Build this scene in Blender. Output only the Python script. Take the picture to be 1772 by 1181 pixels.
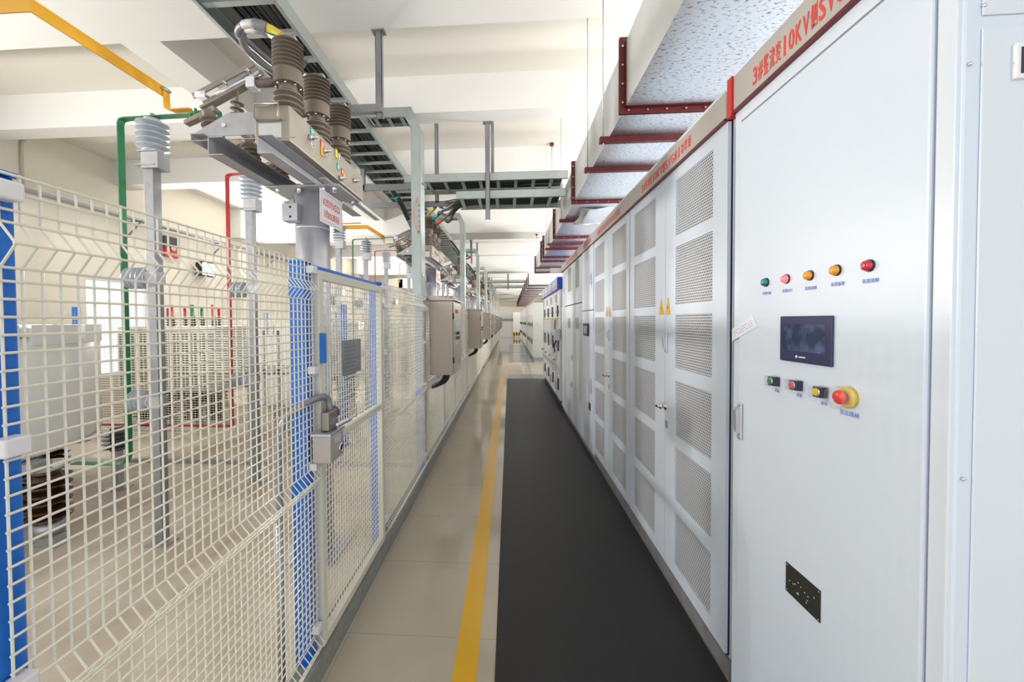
import bpy, math, random
import numpy as np
from mathutils import Vector
random.seed(7)
SC = bpy.context.scene
COL = SC.collection
for o in list(bpy.data.objects): bpy.data.objects.remove(o)

# ---------------------------------------------------------------- camera
F = 689.0; PX, PY = 836.3, 571.0; EYE = np.array([0, 0, 1.55])
_y, _p, _r = np.radians([-3.75, 1.282, -0.3425])
_B = np.array([[1, 0, 0], [0, 0, -1], [0, 1, 0]], float)
_Ry = np.array([[math.cos(_y), 0, -math.sin(_y)], [0, 1, 0], [math.sin(_y), 0, math.cos(_y)]])
_Rp = np.array([[1, 0, 0], [0, math.cos(_p), -math.sin(_p)], [0, math.sin(_p), math.cos(_p)]])
_Rr = np.array([[math.cos(_r), -math.sin(_r), 0], [math.sin(_r), math.cos(_r), 0], [0, 0, 1]])
M = _Rr @ _Rp @ _Ry @ _B
def at(px, py, X=None, Y=None, Z=None):
    d = M.T @ np.array([(px - PX) / F, (py - PY) / F, 1.0])
    if X is not None: t = (X - EYE[0]) / d[0]
    elif Y is not None: t = (Y - EYE[1]) / d[1]
    else: t = (Z - EYE[2]) / d[2]
    return tuple(float(c) for c in EYE + t * d)
cd = bpy.data.cameras.new('camera'); cam = bpy.data.objects.new('camera', cd); COL.objects.link(cam)
from mathutils import Matrix
R3 = Matrix([[M[0][0], -M[1][0], -M[2][0]], [M[0][1], -M[1][1], -M[2][1]], [M[0][2], -M[1][2], -M[2][2]]])
cam.matrix_world = Matrix.Translation(Vector(EYE)) @ R3.to_4x4()
cd.sensor_width = 36; cd.lens = F / 1772 * 36
cd.shift_x = (886 - PX) / 1772; cd.shift_y = (PY - 590.5) / 1772
cd.clip_start = .05; cd.clip_end = 200
SC.camera = cam
# ---------------------------------------------------------------- world, lights, exposure
w = bpy.data.worlds.new('world'); SC.world = w; w.use_nodes = True
w.node_tree.nodes['Background'].inputs[0].default_value = (.93, .97, 1, 1)
w.node_tree.nodes['Background'].inputs[1].default_value = 1.35
SC.view_settings.view_transform = 'Standard'; SC.view_settings.look = 'None'
SC.view_settings.gamma = 1; SC.view_settings.use_curve_mapping = False
SC.view_settings.exposure = 0.2
def area(loc, target, size, sy, power, col):
    l = bpy.data.lights.new('lamp_light', 'AREA'); l.shape = 'RECTANGLE'; l.size = size; l.size_y = sy
    l.energy = power; l.color = col
    o = bpy.data.objects.new('lamp_light', l); COL.objects.link(o); o.location = loc
    o.rotation_euler = (Vector(target) - Vector(loc)).to_track_quat('-Z', 'Y').to_euler()
    return o
RLY = [1.2, 4.0, 5.8, 8.3, 11.3, 13.6, 16.2, 19.0, 21.5, 24.0, 27.0, 30.5, 34.5]
LAMPY = [1.3, 8.6, 15.9, 23.7, 31.5]
for yy in LAMPY:                       # flood lamps on the left wall (see floodlight below)
    area((-6.75, yy, 2.75), (-2.5, yy + .3, 3.3), .34, .26, 200, (1, .975, .94))
for yy in RLY:   # flood lamps on the right wall, behind the cabinets
    area((3.32, yy, 2.75), (-.6, yy + .4, 4.3), .34, .26, 105, (1, .98, .96))

# ---------------------------------------------------------------- materials
MATS = {}
def mat(name, col, rough=.5, metal=0., emit=None, es=1., bump=None, var=None, spec=None, trans=None, alpha=None, coat=0):
    if name in MATS: return MATS[name]
    m = bpy.data.materials.new(name); m.use_nodes = True; nt = m.node_tree; N = nt.nodes; L = nt.links
    b = N['Principled BSDF']; b.inputs['Base Color'].default_value = (*col, 1)
    b.inputs['Roughness'].default_value = rough; b.inputs['Metallic'].default_value = metal
    if spec is not None: b.inputs['Specular IOR Level'].default_value = spec
    if coat: b.inputs['Coat Weight'].default_value = coat; b.inputs['Coat Roughness'].default_value = .05
    if emit: b.inputs['Emission Color'].default_value = (*emit, 1); b.inputs['Emission Strength'].default_value = es
    if trans: b.inputs['Transmission Weight'].default_value = trans
    if alpha is not None: b.inputs['Alpha'].default_value = alpha
    tc = N.new('ShaderNodeTexCoord')
    if var:   # (scale, amount, detail)
        n = N.new('ShaderNodeTexNoise'); n.inputs['Scale'].default_value = var[0]; n.inputs['Detail'].default_value = 4
        L.new(tc.outputs['Object'], n.inputs['Vector'])
        mx = N.new('ShaderNodeMix'); mx.data_type = 'RGBA'
        a = var[1]; mx.inputs[6].default_value = (*[max(0, c * (1 - a)) for c in col], 1)
        mx.inputs[7].default_value = (*[min(1, c * (1 + a)) for c in col], 1)
        L.new(n.outputs[0], mx.inputs[0]); L.new(mx.outputs[2], b.inputs['Base Color'])
    if bump:
        n2 = N.new('ShaderNodeTexNoise'); n2.inputs['Scale'].default_value = bump[0]; n2.inputs['Detail'].default_value = 2
        L.new(tc.outputs['Object'], n2.inputs['Vector'])
        bp = N.new('ShaderNodeBump'); bp.inputs['Strength'].default_value = bump[1]; bp.inputs['Distance'].default_value = bump[2] if len(bump) > 2 else .001
        L.new(n2.outputs[0], bp.inputs['Height']); L.new(bp.outputs[0], b.inputs['Normal'])
    MATS[name] = m; return m
CAB = mat('cabinet_paint', (.68, .745, .84), .33, bump=(420, .35, .0006))
CAB2 = mat('cabinet_paint_inner', (.70, .755, .83), .3)
SWG = mat('switchgear_paint', (.74, .76, .78), .35)
BAN = mat('banner_silver', (.50, .47, .43), .42, .25, var=(3, .12))
DRED = mat('dark_red', (.13, .006, .008), .4)
RED = mat('red_paint', (.62, .02, .02), .35)
TXT = mat('red_lettering', (.80, .05, .03), .5)
BLUT = mat('blue_lettering', (.20, .30, .68), .5)
BLK = mat('black_plastic', (.015, .015, .02), .35)
GAP = mat('dark_gap', (.02, .02, .03), .8)
CHR = mat('chrome', (.75, .75, .78), .12, 1)
SILV = mat('satin_silver', (.62, .62, .66), .3, .8)
PLIN = mat('dusty_steel_plinth', (.38, .37, .40), .5, .5, var=(14, .35))
WALL = mat('cream_wall_paint', (.80, .76, .66), .75, var=(.8, .03))
CEIL = mat('ceiling_paint', (.74, .71, .65), .8, var=(.7, .03))
BEAM = mat('beam_paint', (.76, .755, .74), .75)
WHT = mat('white_wire_coating', (.80, .77, .66), .28)
GFR = mat('gate_frame_paint', (.70, .68, .58), .35)
BLU = mat('blue_post_paint', (.010, .155, .62), .32)
CLIP = mat('clip_plastic', (.76, .74, .78), .3)
GAL = mat('galvanised_steel', (.31, .315, .335), .38, .6, var=(22, .22))
POLE = mat('galvanised_pole', (.68, .69, .75), .32, .6, var=(14, .16))
GAL2 = mat('galvanised_tray', (.50, .56, .54), .42, .55, var=(9, .12))
STN = mat('stainless_steel', (.44, .39, .33), .25, .95, bump=(3, .3, .01))
ZINC = mat('zinc_plate', (.44, .44, .46), .35, .6, var=(16, .18))
BRN = mat('taupe_insulator', (.17, .135, .105), .4)
BRO = mat('brown_glaze', (.045, .014, .010), .12, coat=.6)
GINS = mat('grey_insulator', (.50, .55, .60), .28)
CHP = mat('breaker_metal', (.34, .31, .26), .4, .55, var=(10, .15))
YEL = mat('yellow_busbar', (.74, .37, .012), .38)
GRN = mat('green_busbar', (.008, .21, .07), .35)
REDB = mat('red_busbar', (.60, .015, .015), .35)
CABL = mat('black_cable', (.025, .026, .028), .4)
CABG = mat('grey_cable', (.24, .24, .27), .3)
YB = mat('yellow_boot', (.75, .62, .06), .4)
TEAL = mat('green_tag', (0, .33, .24), .4)
RMAT = mat('red_flange_paint', (.115, .010, .009), .5, var=(12, .3))
DRUM = mat('pale_grey_enamel', (.84, .84, .82), .22, coat=.3)
PAPER = mat('white_sign', (.88, .88, .92), .4)
TRI = mat('warning_yellow', (.85, .50, .01), .45)
RUB = mat('black_rubber', (.012, .0125, .014), .5, var=(6, .35), bump=(90, .15, .001))
CONC = mat('concrete_curb', (.25, .26, .24), .45, var=(25, .3))
def emis(name, col, s): return mat(name, col, .4, emit=col, es=s)
LMP = emis('lamp_glow', (1, .97, .9), 14)
SKYG = emis('bright_outdoors', (.92, .97, 1), 5)

def node_mat(name):
    m = bpy.data.materials.new(name); m.use_nodes = True
    return m, m.node_tree, m.node_tree.nodes, m.node_tree.links, m.node_tree.nodes['Principled BSDF']
def mth(N, L, op, a, b=None, c=None):
    n = N.new('ShaderNodeMath'); n.operation = op
    for i, x in enumerate((a, b, c)):
        if x is None: continue
        if isinstance(x, (int, float)): n.inputs[i].default_value = x
        else: L.new(x, n.inputs[i])
    return n.outputs[0]
def tile_floor():
    m, nt, N, L, b = node_mat('glossy_cream_tile')
    g = N.new('ShaderNodeNewGeometry'); s = N.new('ShaderNodeSeparateXYZ'); L.new(g.outputs['Position'], s.inputs[0])
    fy = mth(N, L, 'FRACT', mth(N, L, 'DIVIDE', mth(N, L, 'SUBTRACT', s.outputs[1], .1 - .001), .6))
    fx = mth(N, L, 'FRACT', mth(N, L, 'DIVIDE', mth(N, L, 'ADD', s.outputs[0], .201), .6))
    jo = mth(N, L, 'MAXIMUM', mth(N, L, 'LESS_THAN', fy, .005), mth(N, L, 'LESS_THAN', fx, .004))
    n = N.new('ShaderNodeTexNoise'); n.inputs['Scale'].default_value = 1.7; L.new(g.outputs['Position'], n.inputs['Vector'])
    mx = N.new('ShaderNodeMix'); mx.data_type = 'RGBA'; mx.inputs[6].default_value = (.43, .375, .295, 1); mx.inputs[7].default_value = (.51, .455, .365, 1)
    L.new(n.outputs[0], mx.inputs[0])
    m2 = N.new('ShaderNodeMix'); m2.data_type = 'RGBA'; m2.inputs[7].default_value = (.30, .26, .21, 1)
    L.new(jo, m2.inputs[0]); L.new(mx.outputs[2], m2.inputs[6]); L.new(m2.outputs[2], b.inputs['Base Color'])
    b.inputs['Roughness'].default_value = .07; b.inputs['Specular IOR Level'].default_value = .55
    return m
TILE = tile_floor()
def bay_floor():
    m, nt, N, L, b = node_mat('stained_screed')
    g = N.new('ShaderNodeNewGeometry')
    n = N.new('ShaderNodeTexNoise'); n.inputs['Scale'].default_value = 1.6; n.inputs['Detail'].default_value = 6; L.new(g.outputs['Position'], n.inputs['Vector'])
    r = N.new('ShaderNodeValToRGB'); r.color_ramp.elements[0].position = .32; r.color_ramp.elements[0].color = (.46, .38, .29, 1)
    r.color_ramp.elements[1].position = .6; r.color_ramp.elements[1].color = (.72, .64, .53, 1)
    L.new(n.outputs[0], r.inputs[0])
    mp = N.new('ShaderNodeMapping'); mp.inputs['Scale'].default_value = (.9, .22, 1); mp.inputs['Location'].default_value = (.4, .1, 0); L.new(g.outputs['Position'], mp.inputs[0])
    n2 = N.new('ShaderNodeTexNoise'); n2.inputs['Scale'].default_value = 2.2; n2.inputs['Detail'].default_value = 7; L.new(mp.outputs[0], n2.inputs['Vector'])
    k = N.new('ShaderNodeMapRange'); k.inputs[1].default_value = .60; k.inputs[2].default_value = .68; L.new(n2.outputs[0], k.inputs[0])
    mx = N.new('ShaderNodeMix'); mx.data_type = 'RGBA'; mx.inputs[7].default_value = (.33, .17, .14, 1)
    L.new(mth(N, L, 'MULTIPLY', k.outputs[0], .7), mx.inputs[0]); L.new(r.outputs[0], mx.inputs[6]); L.new(mx.outputs[2], b.inputs['Base Color'])
    b.inputs['Roughness'].default_value = .42
    return m
SCREED = bay_floor()
def perf_mat(pitch_y, pitch_z, rad, hole=(.18, .145, .11), frame=(.70, .74, .80)):
    m, nt, N, L, b = node_mat('perforated_sheet')
    tc = N.new('ShaderNodeTexCoord'); s = N.new('ShaderNodeSeparateXYZ'); L.new(tc.outputs['Object'], s.inputs[0])
    zr = mth(N, L, 'DIVIDE', s.outputs[2], pitch_z); row = mth(N, L, 'FLOOR', zr)
    off = mth(N, L, 'MULTIPLY', mth(N, L, 'MODULO', mth(N, L, 'ABSOLUTE', row), 2.0), .5)
    fy = mth(N, L, 'SUBTRACT', mth(N, L, 'FRACT', mth(N, L, 'ADD', mth(N, L, 'DIVIDE', s.outputs[1], pitch_y), off)), .5)
    fz = mth(N, L, 'SUBTRACT', mth(N, L, 'FRACT', zr), .5)
    dy = mth(N, L, 'MULTIPLY', fy, pitch_y); dz = mth(N, L, 'MULTIPLY', fz, pitch_z)
    d = mth(N, L, 'SQRT', mth(N, L, 'ADD', mth(N, L, 'MULTIPLY', dy, dy), mth(N, L, 'MULTIPLY', dz, dz)))
    h = mth(N, L, 'LESS_THAN', d, rad)
    b.inputs['Base Color'].default_value = (*frame, 1); b.inputs['Roughness'].default_value = .35
    L.new(mth(N, L, 'SUBTRACT', 1.0, h), b.inputs['Alpha'])
    return m
PERF = perf_mat(.0157, .0136, .0055)
FILT = mat('tan_filter_cloth', (.24, .195, .145), .9, var=(9, .4))
def spangle():
    m, nt, N, L, b = node_mat('galvanised_duct_sheet')
    g = N.new('ShaderNodeTexCoord')
    mp = N.new('ShaderNodeMapping'); mp.inputs['Scale'].default_value = (1.5, 3.2, 3); mp.inputs['Rotation'].default_value = (0, 0, .5); L.new(g.outputs['Object'], mp.inputs[0])
    n = N.new('ShaderNodeTexNoise'); n.inputs['Scale'].default_value = 26; n.inputs['Detail'].default_value = 5; n.inputs['Roughness'].default_value = .7; L.new(mp.outputs[0], n.inputs['Vector'])
    n3 = N.new('ShaderNodeTexNoise'); n3.inputs['Scale'].default_value = 2.2; L.new(g.outputs['Object'], n3.inputs['Vector'])
    r = N.new('ShaderNodeValToRGB'); r.color_ramp.elements[0].position = .36; r.color_ramp.elements[0].color = (.17, .18, .20, 1)
    r.color_ramp.elements[1].position = .46; r.color_ramp.elements[1].color = (.70, .74, .79, 1)
    L.new(n.outputs[0], r.inputs[0]); L.new(r.outputs[0], b.inputs['Base Color'])
    b.inputs['Metallic'].default_value = .92
    mr = N.new('ShaderNodeMapRange'); mr.inputs[3].default_value = .3; mr.inputs[4].default_value = .5; L.new(n3.outputs[0], mr.inputs[0]); L.new(mr.outputs[0], b.inputs['Roughness'])
    bp = N.new('ShaderNodeBump'); bp.inputs['Strength'].default_value = .25; bp.inputs['Distance'].default_value = .02; L.new(n3.outputs[0], bp.inputs['Height']); L.new(bp.outputs[0], b.inputs['Normal'])
    return m
DUCT = spangle()
DUCTS = mat('duct_side_sheet', (.62, .63, .62), .45, .45, var=(3, .12))
CLEAR = mat('clear_plastic', (.95, .95, .97), .08, trans=1.0, alpha=.18)

# ---------------------------------------------------------------- mesh builder
class G:
    def __init__(s, *mats): s.v = []; s.f = []; s.mi = []; s.sm = []; s.mats = list(mats)
    def _m(s, m):
        if m is None: return 0
        if m not in s.mats: s.mats.append(m)
        return s.mats.index(m)
    def face(s, idx, m=None, smooth=False): s.f.append(tuple(idx)); s.mi.append(s._m(m)); s.sm.append(smooth)
    def add(s, pts): n = len(s.v); s.v += [tuple(p) for p in pts]; return n
    def box(s, x0, x1, y0, y1, z0, z1, m=None):
        x0, x1 = sorted((x0, x1)); y0, y1 = sorted((y0, y1)); z0, z1 = sorted((z0, z1))
        n = s.add([(x0, y0, z0), (x1, y0, z0), (x1, y1, z0), (x0, y1, z0), (x0, y0, z1), (x1, y0, z1), (x1, y1, z1), (x0, y1, z1)])
        for q in ((0, 3, 2, 1), (4, 5, 6, 7), (0, 1, 5, 4), (1, 2, 6, 5), (2, 3, 7, 6), (3, 0, 4, 7)): s.face([n + i for i in q], m)
        return s
    def prism(s, pts, vec, m=None):
        k = len(pts); vec = Vector(vec)
        n = s.add([tuple(Vector(p)) for p in pts] + [tuple(Vector(p) + vec) for p in pts])
        s.face([n + i for i in range(k)][::-1], m); s.face([n + k + i for i in range(k)], m)
        for i in range(k): j = (i + 1) % k; s.face((n + i, n + j, n + k + j, n + k + i), m)
        return s
    def lathe(s, o, ax, prof, n=20, m=None, smooth=True):
        o = Vector(o); ax = Vector(ax).normalized(); u = ax.orthogonal().normalized(); w_ = ax.cross(u)
        rings = []
        for h, r in prof:
            rings.append(s.add([o + ax * h + (u * math.cos(2 * math.pi * i / n) + w_ * math.sin(2 * math.pi * i / n)) * max(r, 1e-5) for i in range(n)]))
        for a, b in zip(rings, rings[1:]):
            for i in range(n): j = (i + 1) % n; s.face((a + i, a + j, b + j, b + i), m, smooth)
        s.face([rings[0] + i for i in range(n)][::-1], m); s.face([rings[-1] + i for i in range(n)], m)
        return s
    def cyl(s, p0, p1, r, r2=None, n=14, m=None):
        d = Vector(p1) - Vector(p0)
        return s.lathe(p0, d, [(0, r), (d.length, r if r2 is None else r2)], n, m)
    def tube(s, pts, r, n=6, m=None, smooth=True):
        P = [Vector(p) for p in pts]; rings = []; up = None
        for i, p in enumerate(P):
            t = (P[min(i + 1, len(P) - 1)] - P[max(i - 1, 0)]).normalized()
            if up is None: up = t.orthogonal().normalized()
            else: up = (up - t * up.dot(t)).normalized()
            v_ = t.cross(up); rr = r[i] if isinstance(r, (list, tuple)) else r
            rings.append(s.add([p + (up * math.cos(2 * math.pi * (k + .5) / n) + v_ * math.sin(2 * math.pi * (k + .5) / n)) * rr for k in range(n)]))
        for a, b in zip(rings, rings[1:]):
            for i in range(n): j = (i + 1) % n; s.face((a + i, a + j, b + j, b + i), m, smooth)
        s.face([rings[0] + i for i in range(n)][::-1], m); s.face([rings[-1] + i for i in range(n)], m)
        return s
    def strap(s, pts, wd, w_, t, m=None):
        P = [Vector(p) for p in pts]; wd = Vector(wd).normalized(); rings = []
        for i, p in enumerate(P):
            a = (P[i] - P[i - 1]).normalized() if i else None; b = (P[i + 1] - P[i]).normalized() if i < len(P) - 1 else None
            ta = (a or b); tb = (b or a); na = ta.cross(wd).normalized(); nb = tb.cross(wd).normalized()
            nn = (na + nb).normalized(); k = 1 / max(.35, nn.dot(na)); nn = nn * (t / 2 * k)
            rings.append(s.add([p + wd * w_ / 2 + nn, p + wd * w_ / 2 - nn, p - wd * w_ / 2 - nn, p - wd * w_ / 2 + nn]))
        for a, b in zip(rings, rings[1:]):
            for i in range(4): j = (i + 1) % 4; s.face((a + i, a + j, b + j, b + i), m)
        s.face([rings[0] + i for i in range(4)][::-1], m); s.face([rings[-1] + i for i in range(4)], m)
        return s
    def build(s, name, parent=None, org=None, bevel=0):
        me = bpy.data.meshes.new(name)
        o3 = parent_world(parent) if parent is not None else Vector(org or (0, 0, 0))
        me.from_pydata([tuple(Vector(p) - o3) for p in s.v], [], s.f)
        for m in (s.mats or [CAB]): me.materials.append(m)
        me.polygons.foreach_set('material_index', s.mi); me.polygons.foreach_set('use_smooth', s.sm); me.update()
        o = bpy.data.objects.new(name, me); COL.objects.link(o)
        if parent is not None: o.parent = parent
        else: o.location = o3
        if bevel:
            b = o.modifiers.new('bevel', 'BEVEL'); b.width = bevel; b.segments = 2; b.limit_method = 'ANGLE'; b.angle_limit = 1.0
        return o
def parent_world(o):
    v = Vector((0, 0, 0))
    while o is not None: v += Vector(o.location); o = o.parent
    return v
def tag(o, label, cat, group=None):
    o['label'] = label; o['category'] = cat
    if group: o['group'] = group
    return o
def thing(name, label, cat, loc, group=None):
    o = bpy.data.objects.new(name, None); COL.objects.link(o); o.location = loc; o.empty_display_size = .1
    return tag(o, label, cat, group)
def struct(o): o['kind'] = 'structure'; return o
def dup(root, loc, label=None):
    def cp(o, par):
        c = o.copy(); COL.objects.link(c)
        if par is not None: c.parent = par
        for ch in [x for x in ALLCH.get(o.name, [])]: cp(ch, c)
        return c
    global ALLCH
    ALLCH = {}
    def coll(o):
        ALLCH[o.name] = list(o.children)
        for c in o.children: coll(c)
    coll(root)
    r = cp(root, None); r.location = loc
    if label: r['label'] = label
    return r
def shift(root, dy, label=None, dx=0): l = root.location; return dup(root, (l.x + dx, l.y + dy, l.z), label)
def text(body, o, right, up, size, mt, name, parent, bold=.0, width=None, depth=.0006):
    fc = bpy.data.curves.new('txt', 'FONT'); fc.body = body; fc.size = size; fc.offset = bold; fc.extrude = depth / 2
    fc.resolution_u = 3
    t = bpy.data.objects.new('txt', fc); COL.objects.link(t)
    me = bpy.data.meshes.new_from_object(t); bpy.data.objects.remove(t); bpy.data.curves.remove(fc)
    r = Vector(right).normalized(); u = Vector(up).normalized(); n = r.cross(u)
    xs = [v.co.x for v in me.vertices]; k = 1 if width is None or not xs else width / (max(xs) - min(xs))
    x0 = min(xs) if xs else 0
    base = Vector(o) - parent_world(parent)
    for v in me.vertices: v.co = base + r * (v.co.x - x0) * k + u * v.co.y + n * v.co.z
    me.materials.clear(); me.materials.append(mt); me.name = name
    ob = bpy.data.objects.new(name, me); COL.objects.link(ob); ob.parent = parent
    return ob
def cells(body, o, right, up, step, h, mt, name, parent, fill=.84, bold=.02):
    # one glyph per equal cell, each stretched to the cell, joined into one lettering mesh
    r = Vector(right).normalized(); u = Vector(up).normalized(); n = r.cross(u); base = Vector(o) - parent_world(parent)
    V = []; Fs = []
    for k, ch in enumerate(body):
        fc = bpy.data.curves.new('txt', 'FONT'); fc.body = ch; fc.size = 1; fc.offset = bold if ord(ch) < 256 else bold * .6; fc.extrude = 0; fc.resolution_u = 2
        t = bpy.data.objects.new('txt', fc); COL.objects.link(t); me = bpy.data.meshes.new_from_object(t)
        bpy.data.objects.remove(t); bpy.data.curves.remove(fc)
        xs = [v.co.x for v in me.vertices]; ys = [v.co.y for v in me.vertices]
        if not xs: continue
        wd = max(xs) - min(xs); kx = step * fill * (.35 if ch == '1' else 1) / wd; ky = h * (1 if ord(ch) > 255 else .9) / (max(ys) - min(ys)); b0 = len(V)
        for v in me.vertices: V.append(base + r * (k * step + step * (1 - fill * (.35 if ch == '1' else 1)) / 2 + (v.co.x - min(xs)) * kx) + u * ((v.co.y - min(ys)) * ky))
        Fs += [tuple(b0 + i for i in p.vertices) for p in me.polygons]; bpy.data.meshes.remove(me)
    me = bpy.data.meshes.new(name); me.from_pydata([tuple(v) for v in V], [], Fs); me.materials.append(mt); me.update()
    ob = bpy.data.objects.new(name, me); COL.objects.link(ob); ob.parent = parent; return ob
ORD = ['first', 'second', 'third', 'fourth', 'fifth', 'sixth', 'seventh', 'eighth', 'ninth', 'tenth', 'eleventh', 'twelfth',
       'thirteenth', 'fourteenth', 'fifteenth', 'sixteenth', 'seventeenth', 'eighteenth', 'nineteenth', 'twentieth']
def bez(pts, n=8):   # smooth path through points (Catmull-Rom)
    P = [Vector(p) for p in pts]; P = [P[0] * 2 - P[1]] + P + [P[-1] * 2 - P[-2]]; out = []
    for i in range(1, len(P) - 2):
        for k in range(n):
            t = k / n; a, b, c, d = P[i - 1:i + 3]
            out.append(.5 * ((2 * b) + (c - a) * t + (2 * a - 5 * b + 4 * c - d) * t * t + (3 * b - 3 * c + d - a) * t ** 3))
    return out + [P[-2]]

# ================================================================ ROOM
ZC, YF = 4.43, 39.0
XL, XR = -7.0, 3.5
struct(G(TILE).box(-.82, XR, -2.5, YF, -.1, 0).build('floor'))
struct(G(SCREED).box(XL, -.82, -2.5, YF, -.1, 0).build('floor'))
struct(G(CEIL).box(XL, XR, -2.5, YF, ZC, ZC + .15).build('ceiling'))
struct(G(WALL).box(XR, XR + .2, -2.5, YF, -.1, ZC).build('wall_right'))
struct(G(WALL).box(XL - .2, XR + .2, YF, YF + .2, -.1, ZC).build('wall_back'))
# left wall with window openings
wins = [(6.17, 7.39, .62, 2.33), (14.3, 15.6, .9, 2.3), (22.1, 23.4, .9, 2.3), (30, 31.3, .9, 2.3)]
g = G(WALL); yy = -2.5
for a, b, z0, z1 in wins:
    g.box(XL - .2, XL, yy, a, -.1, ZC); g.box(XL - .2, XL, a, b, -.1, z0); g.box(XL - .2, XL, a, b, z1, ZC); yy = b
g.box(XL - .2, XL, yy, YF, -.1, ZC)
struct(g.build('wall_left'))
for i, (a, b, z0, z1) in enumerate(wins):
    g = G(mat('window_frame_white', (.82, .82, .82), .4))
    e = .05
    for q in ((a, b, z0, z0 + e), (a, b, z1 - e, z1), (a, a + e, z0, z1), (b - e, b, z0, z1)): g.box(XL - .12, XL - .06, *q)
    if i: g.box(XL - .12, XL - .06, (a + b) / 2 - .03, (a + b) / 2 + .03, z0, z1)
    wf = struct(g.build('window_%d' % (i + 1)))
    G(mat('window_glass', (1, 1, 1), .02, trans=1., alpha=.25)).box(XL - .095, XL - .09, a + e, b - e, z0 + e, z1 - e).build('pane', wf)
BEAMS = [(2.5, 3.33, 4.0), (4.68, 4.94, 4.0), (6.68, 6.98, 4.0), (9.65, 10.45, 3.68), (12.2, 12.5, 4.0), (14.8, 15.1, 4.0),
         (17.3, 18.0, 3.68), (20, 20.3, 4.0), (22.5, 22.8, 4.0), (25, 25.8, 3.68), (28.3, 28.6, 4.0), (32.7, 33.5, 3.68), (36, 36.3, 4.0), (.0, .3, 4.0)]
nb = 1
for yp in (2.0, 9.75, 17.4, 25.0, 32.7): struct(G(WALL).box(XL, XL + .22, yp, yp + .5, 0, ZC).build('trim_%d' % nb)); nb += 1   # pilasters
for a, b, z in BEAMS:
    struct(G(BEAM).box(XL, XR, a, b, z, ZC).build('trim_%d' % nb)); nb += 1
for a, b in ((-2.5, 2.5), (3.33, 4.68), (4.94, 6.68), (6.98, 9.65), (10.45, 17.3), (18, 25), (25.8, 32.7)):
    struct(G(BEAM).box(-3.4, -3.04, a, b, 4.01, ZC).build('trim_%d' % nb)); nb += 1
struct(G(CONC).box(-.9, -.815, -1, 12.4, 0, .1).build('trim_%d' % nb)); nb += 1
struct(G(CONC).box(-.9, -.815, 12.9, 30, 0, .1).build('trim_%d' % nb)); nb += 1
# far door + far wall things
d = struct(G(mat('grey_door', (.74, .75, .75), .5)).box(-1.1, .25, YF - .06, YF, 0, 2.3).build('door_1'))
G(mat('lintel_grey', (.3, .3, .31), .6)).box(-1.2, .35, YF - .1, YF - .061, 1.5, 1.75).build('door_lintel', d)
t = thing('hazard_barrier', 'white board with yellow and black hazard stripe before the far wall', 'barrier', (.8, 36, 0))
G(mat('barrier_white', (.85, .85, .85), .5)).box(.35, 1.35, 36, 36.05, .5, 2.3).build('board', t)
g = G(BLK)
for k in range(8): g.box(.35 + k * .125, .35 + (k + 1) * .125, 35.98, 36.06, .2, .5, (TRI if k % 2 else BLK))
g.build('hazard_stripe', t); G(BLK).box(.4, .45, 35.9, 36.15, 0, .2).build('foot', t); G(BLK).box(1.25, 1.3, 35.9, 36.15, 0, .2).build('foot', t)
# floor markings and mats
tag(G(mat('yellow_floor_paint', (.72, .40, .02), .16)).box(-.255, -.15, .6, 10.75, 0, .0015).build('floor_stripe', org=(-.2, 5, 0)), 'yellow painted safety stripe along the tiled aisle', 'floor marking')
tag(G(RUB).box(-.07, .925, .6, 10.6, 0, .006).build('rubber_mat', org=(.4, 5, 0), bevel=.002), 'long black rubber mat in front of the near cabinets', 'mat')
FMAT = mat('sheen_grey_mat', (.17, .18, .20), .16)  # black mat lifted to grey, painting in its reflected sheen
tag(G(FMAT).box(-.04, .93, 14.9, 18.6, 0, .006).build('rubber_mat', org=(.4, 16, 0)), 'short dark mat on the far tiles before the white cabinets', 'mat', None)
tag(G(FMAT).box(-.04, .93, 19.2, 25.5, 0, .006).build('rubber_mat', org=(.4, 22, 0)), 'farthest dark floor mat, near the end of the aisle', 'mat')
tag(G(mat('grey_strip', (.16, .17, .19), .2)).box(-.04, 1.6, 10.66, 11.5, 0, .004).build('floor_cover', org=(.4, 11, 0)), 'shiny grey floor cover strip just past the long black mat', 'floor cover')
tag(G(ZINC).box(-6.9, -.95, 4.12, 4.17, 0, .035).build('steel_edging_strip', org=(-3, 4.3, 0)), 'grey steel edging strip across the fenced bay floor', 'edging')

# ================================================================ CABINETS (right)
CX = .92                                   # front plane
def tri_sign(parent, yc, z0, w_, h, name='warning_triangle'):
    x = CX - .006
    G(TRI).prism([(x, yc - w_ / 2, z0), (x, yc + w_ / 2, z0), (x, yc, z0 + h)], (.003, 0, 0)).build(name, parent)
    G(RED).prism([(x - .0005, yc + .008, z0 + h * .62), (x - .0005, yc - .012, z0 + h * .38), (x - .0005, yc + .002, z0 + h * .36), (x - .0005, yc - .006, z0 + h * .18), (x - .0005, yc + .014, z0 + h * .42), (x - .0005, yc, z0 + h * .44)], (.0008, 0, 0)).build('lightning_mark', parent)
def banner(parent, y0, y1, txt, z0=2.392, z1=2.505, xf=None, ty=None, tsize=.075):
    x = CX - .012 if xf is None else xf
    G(BAN).box(x, x + .03, y0, y1, z0, z1).build('banner', parent, bevel=.003)
    G(DRED).box(x - .004, x + .03, y0, y1, z0 - .012, z0).build('banner_trim', parent)
    if txt:
        ys, ye = ty
        cells(txt, (x - .0012, ys, z0 + .024), (0, -1, 0), (0, 0, 1), (ys - ye) / len(txt), tsize, TXT, 'lettering', parent)
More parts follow.
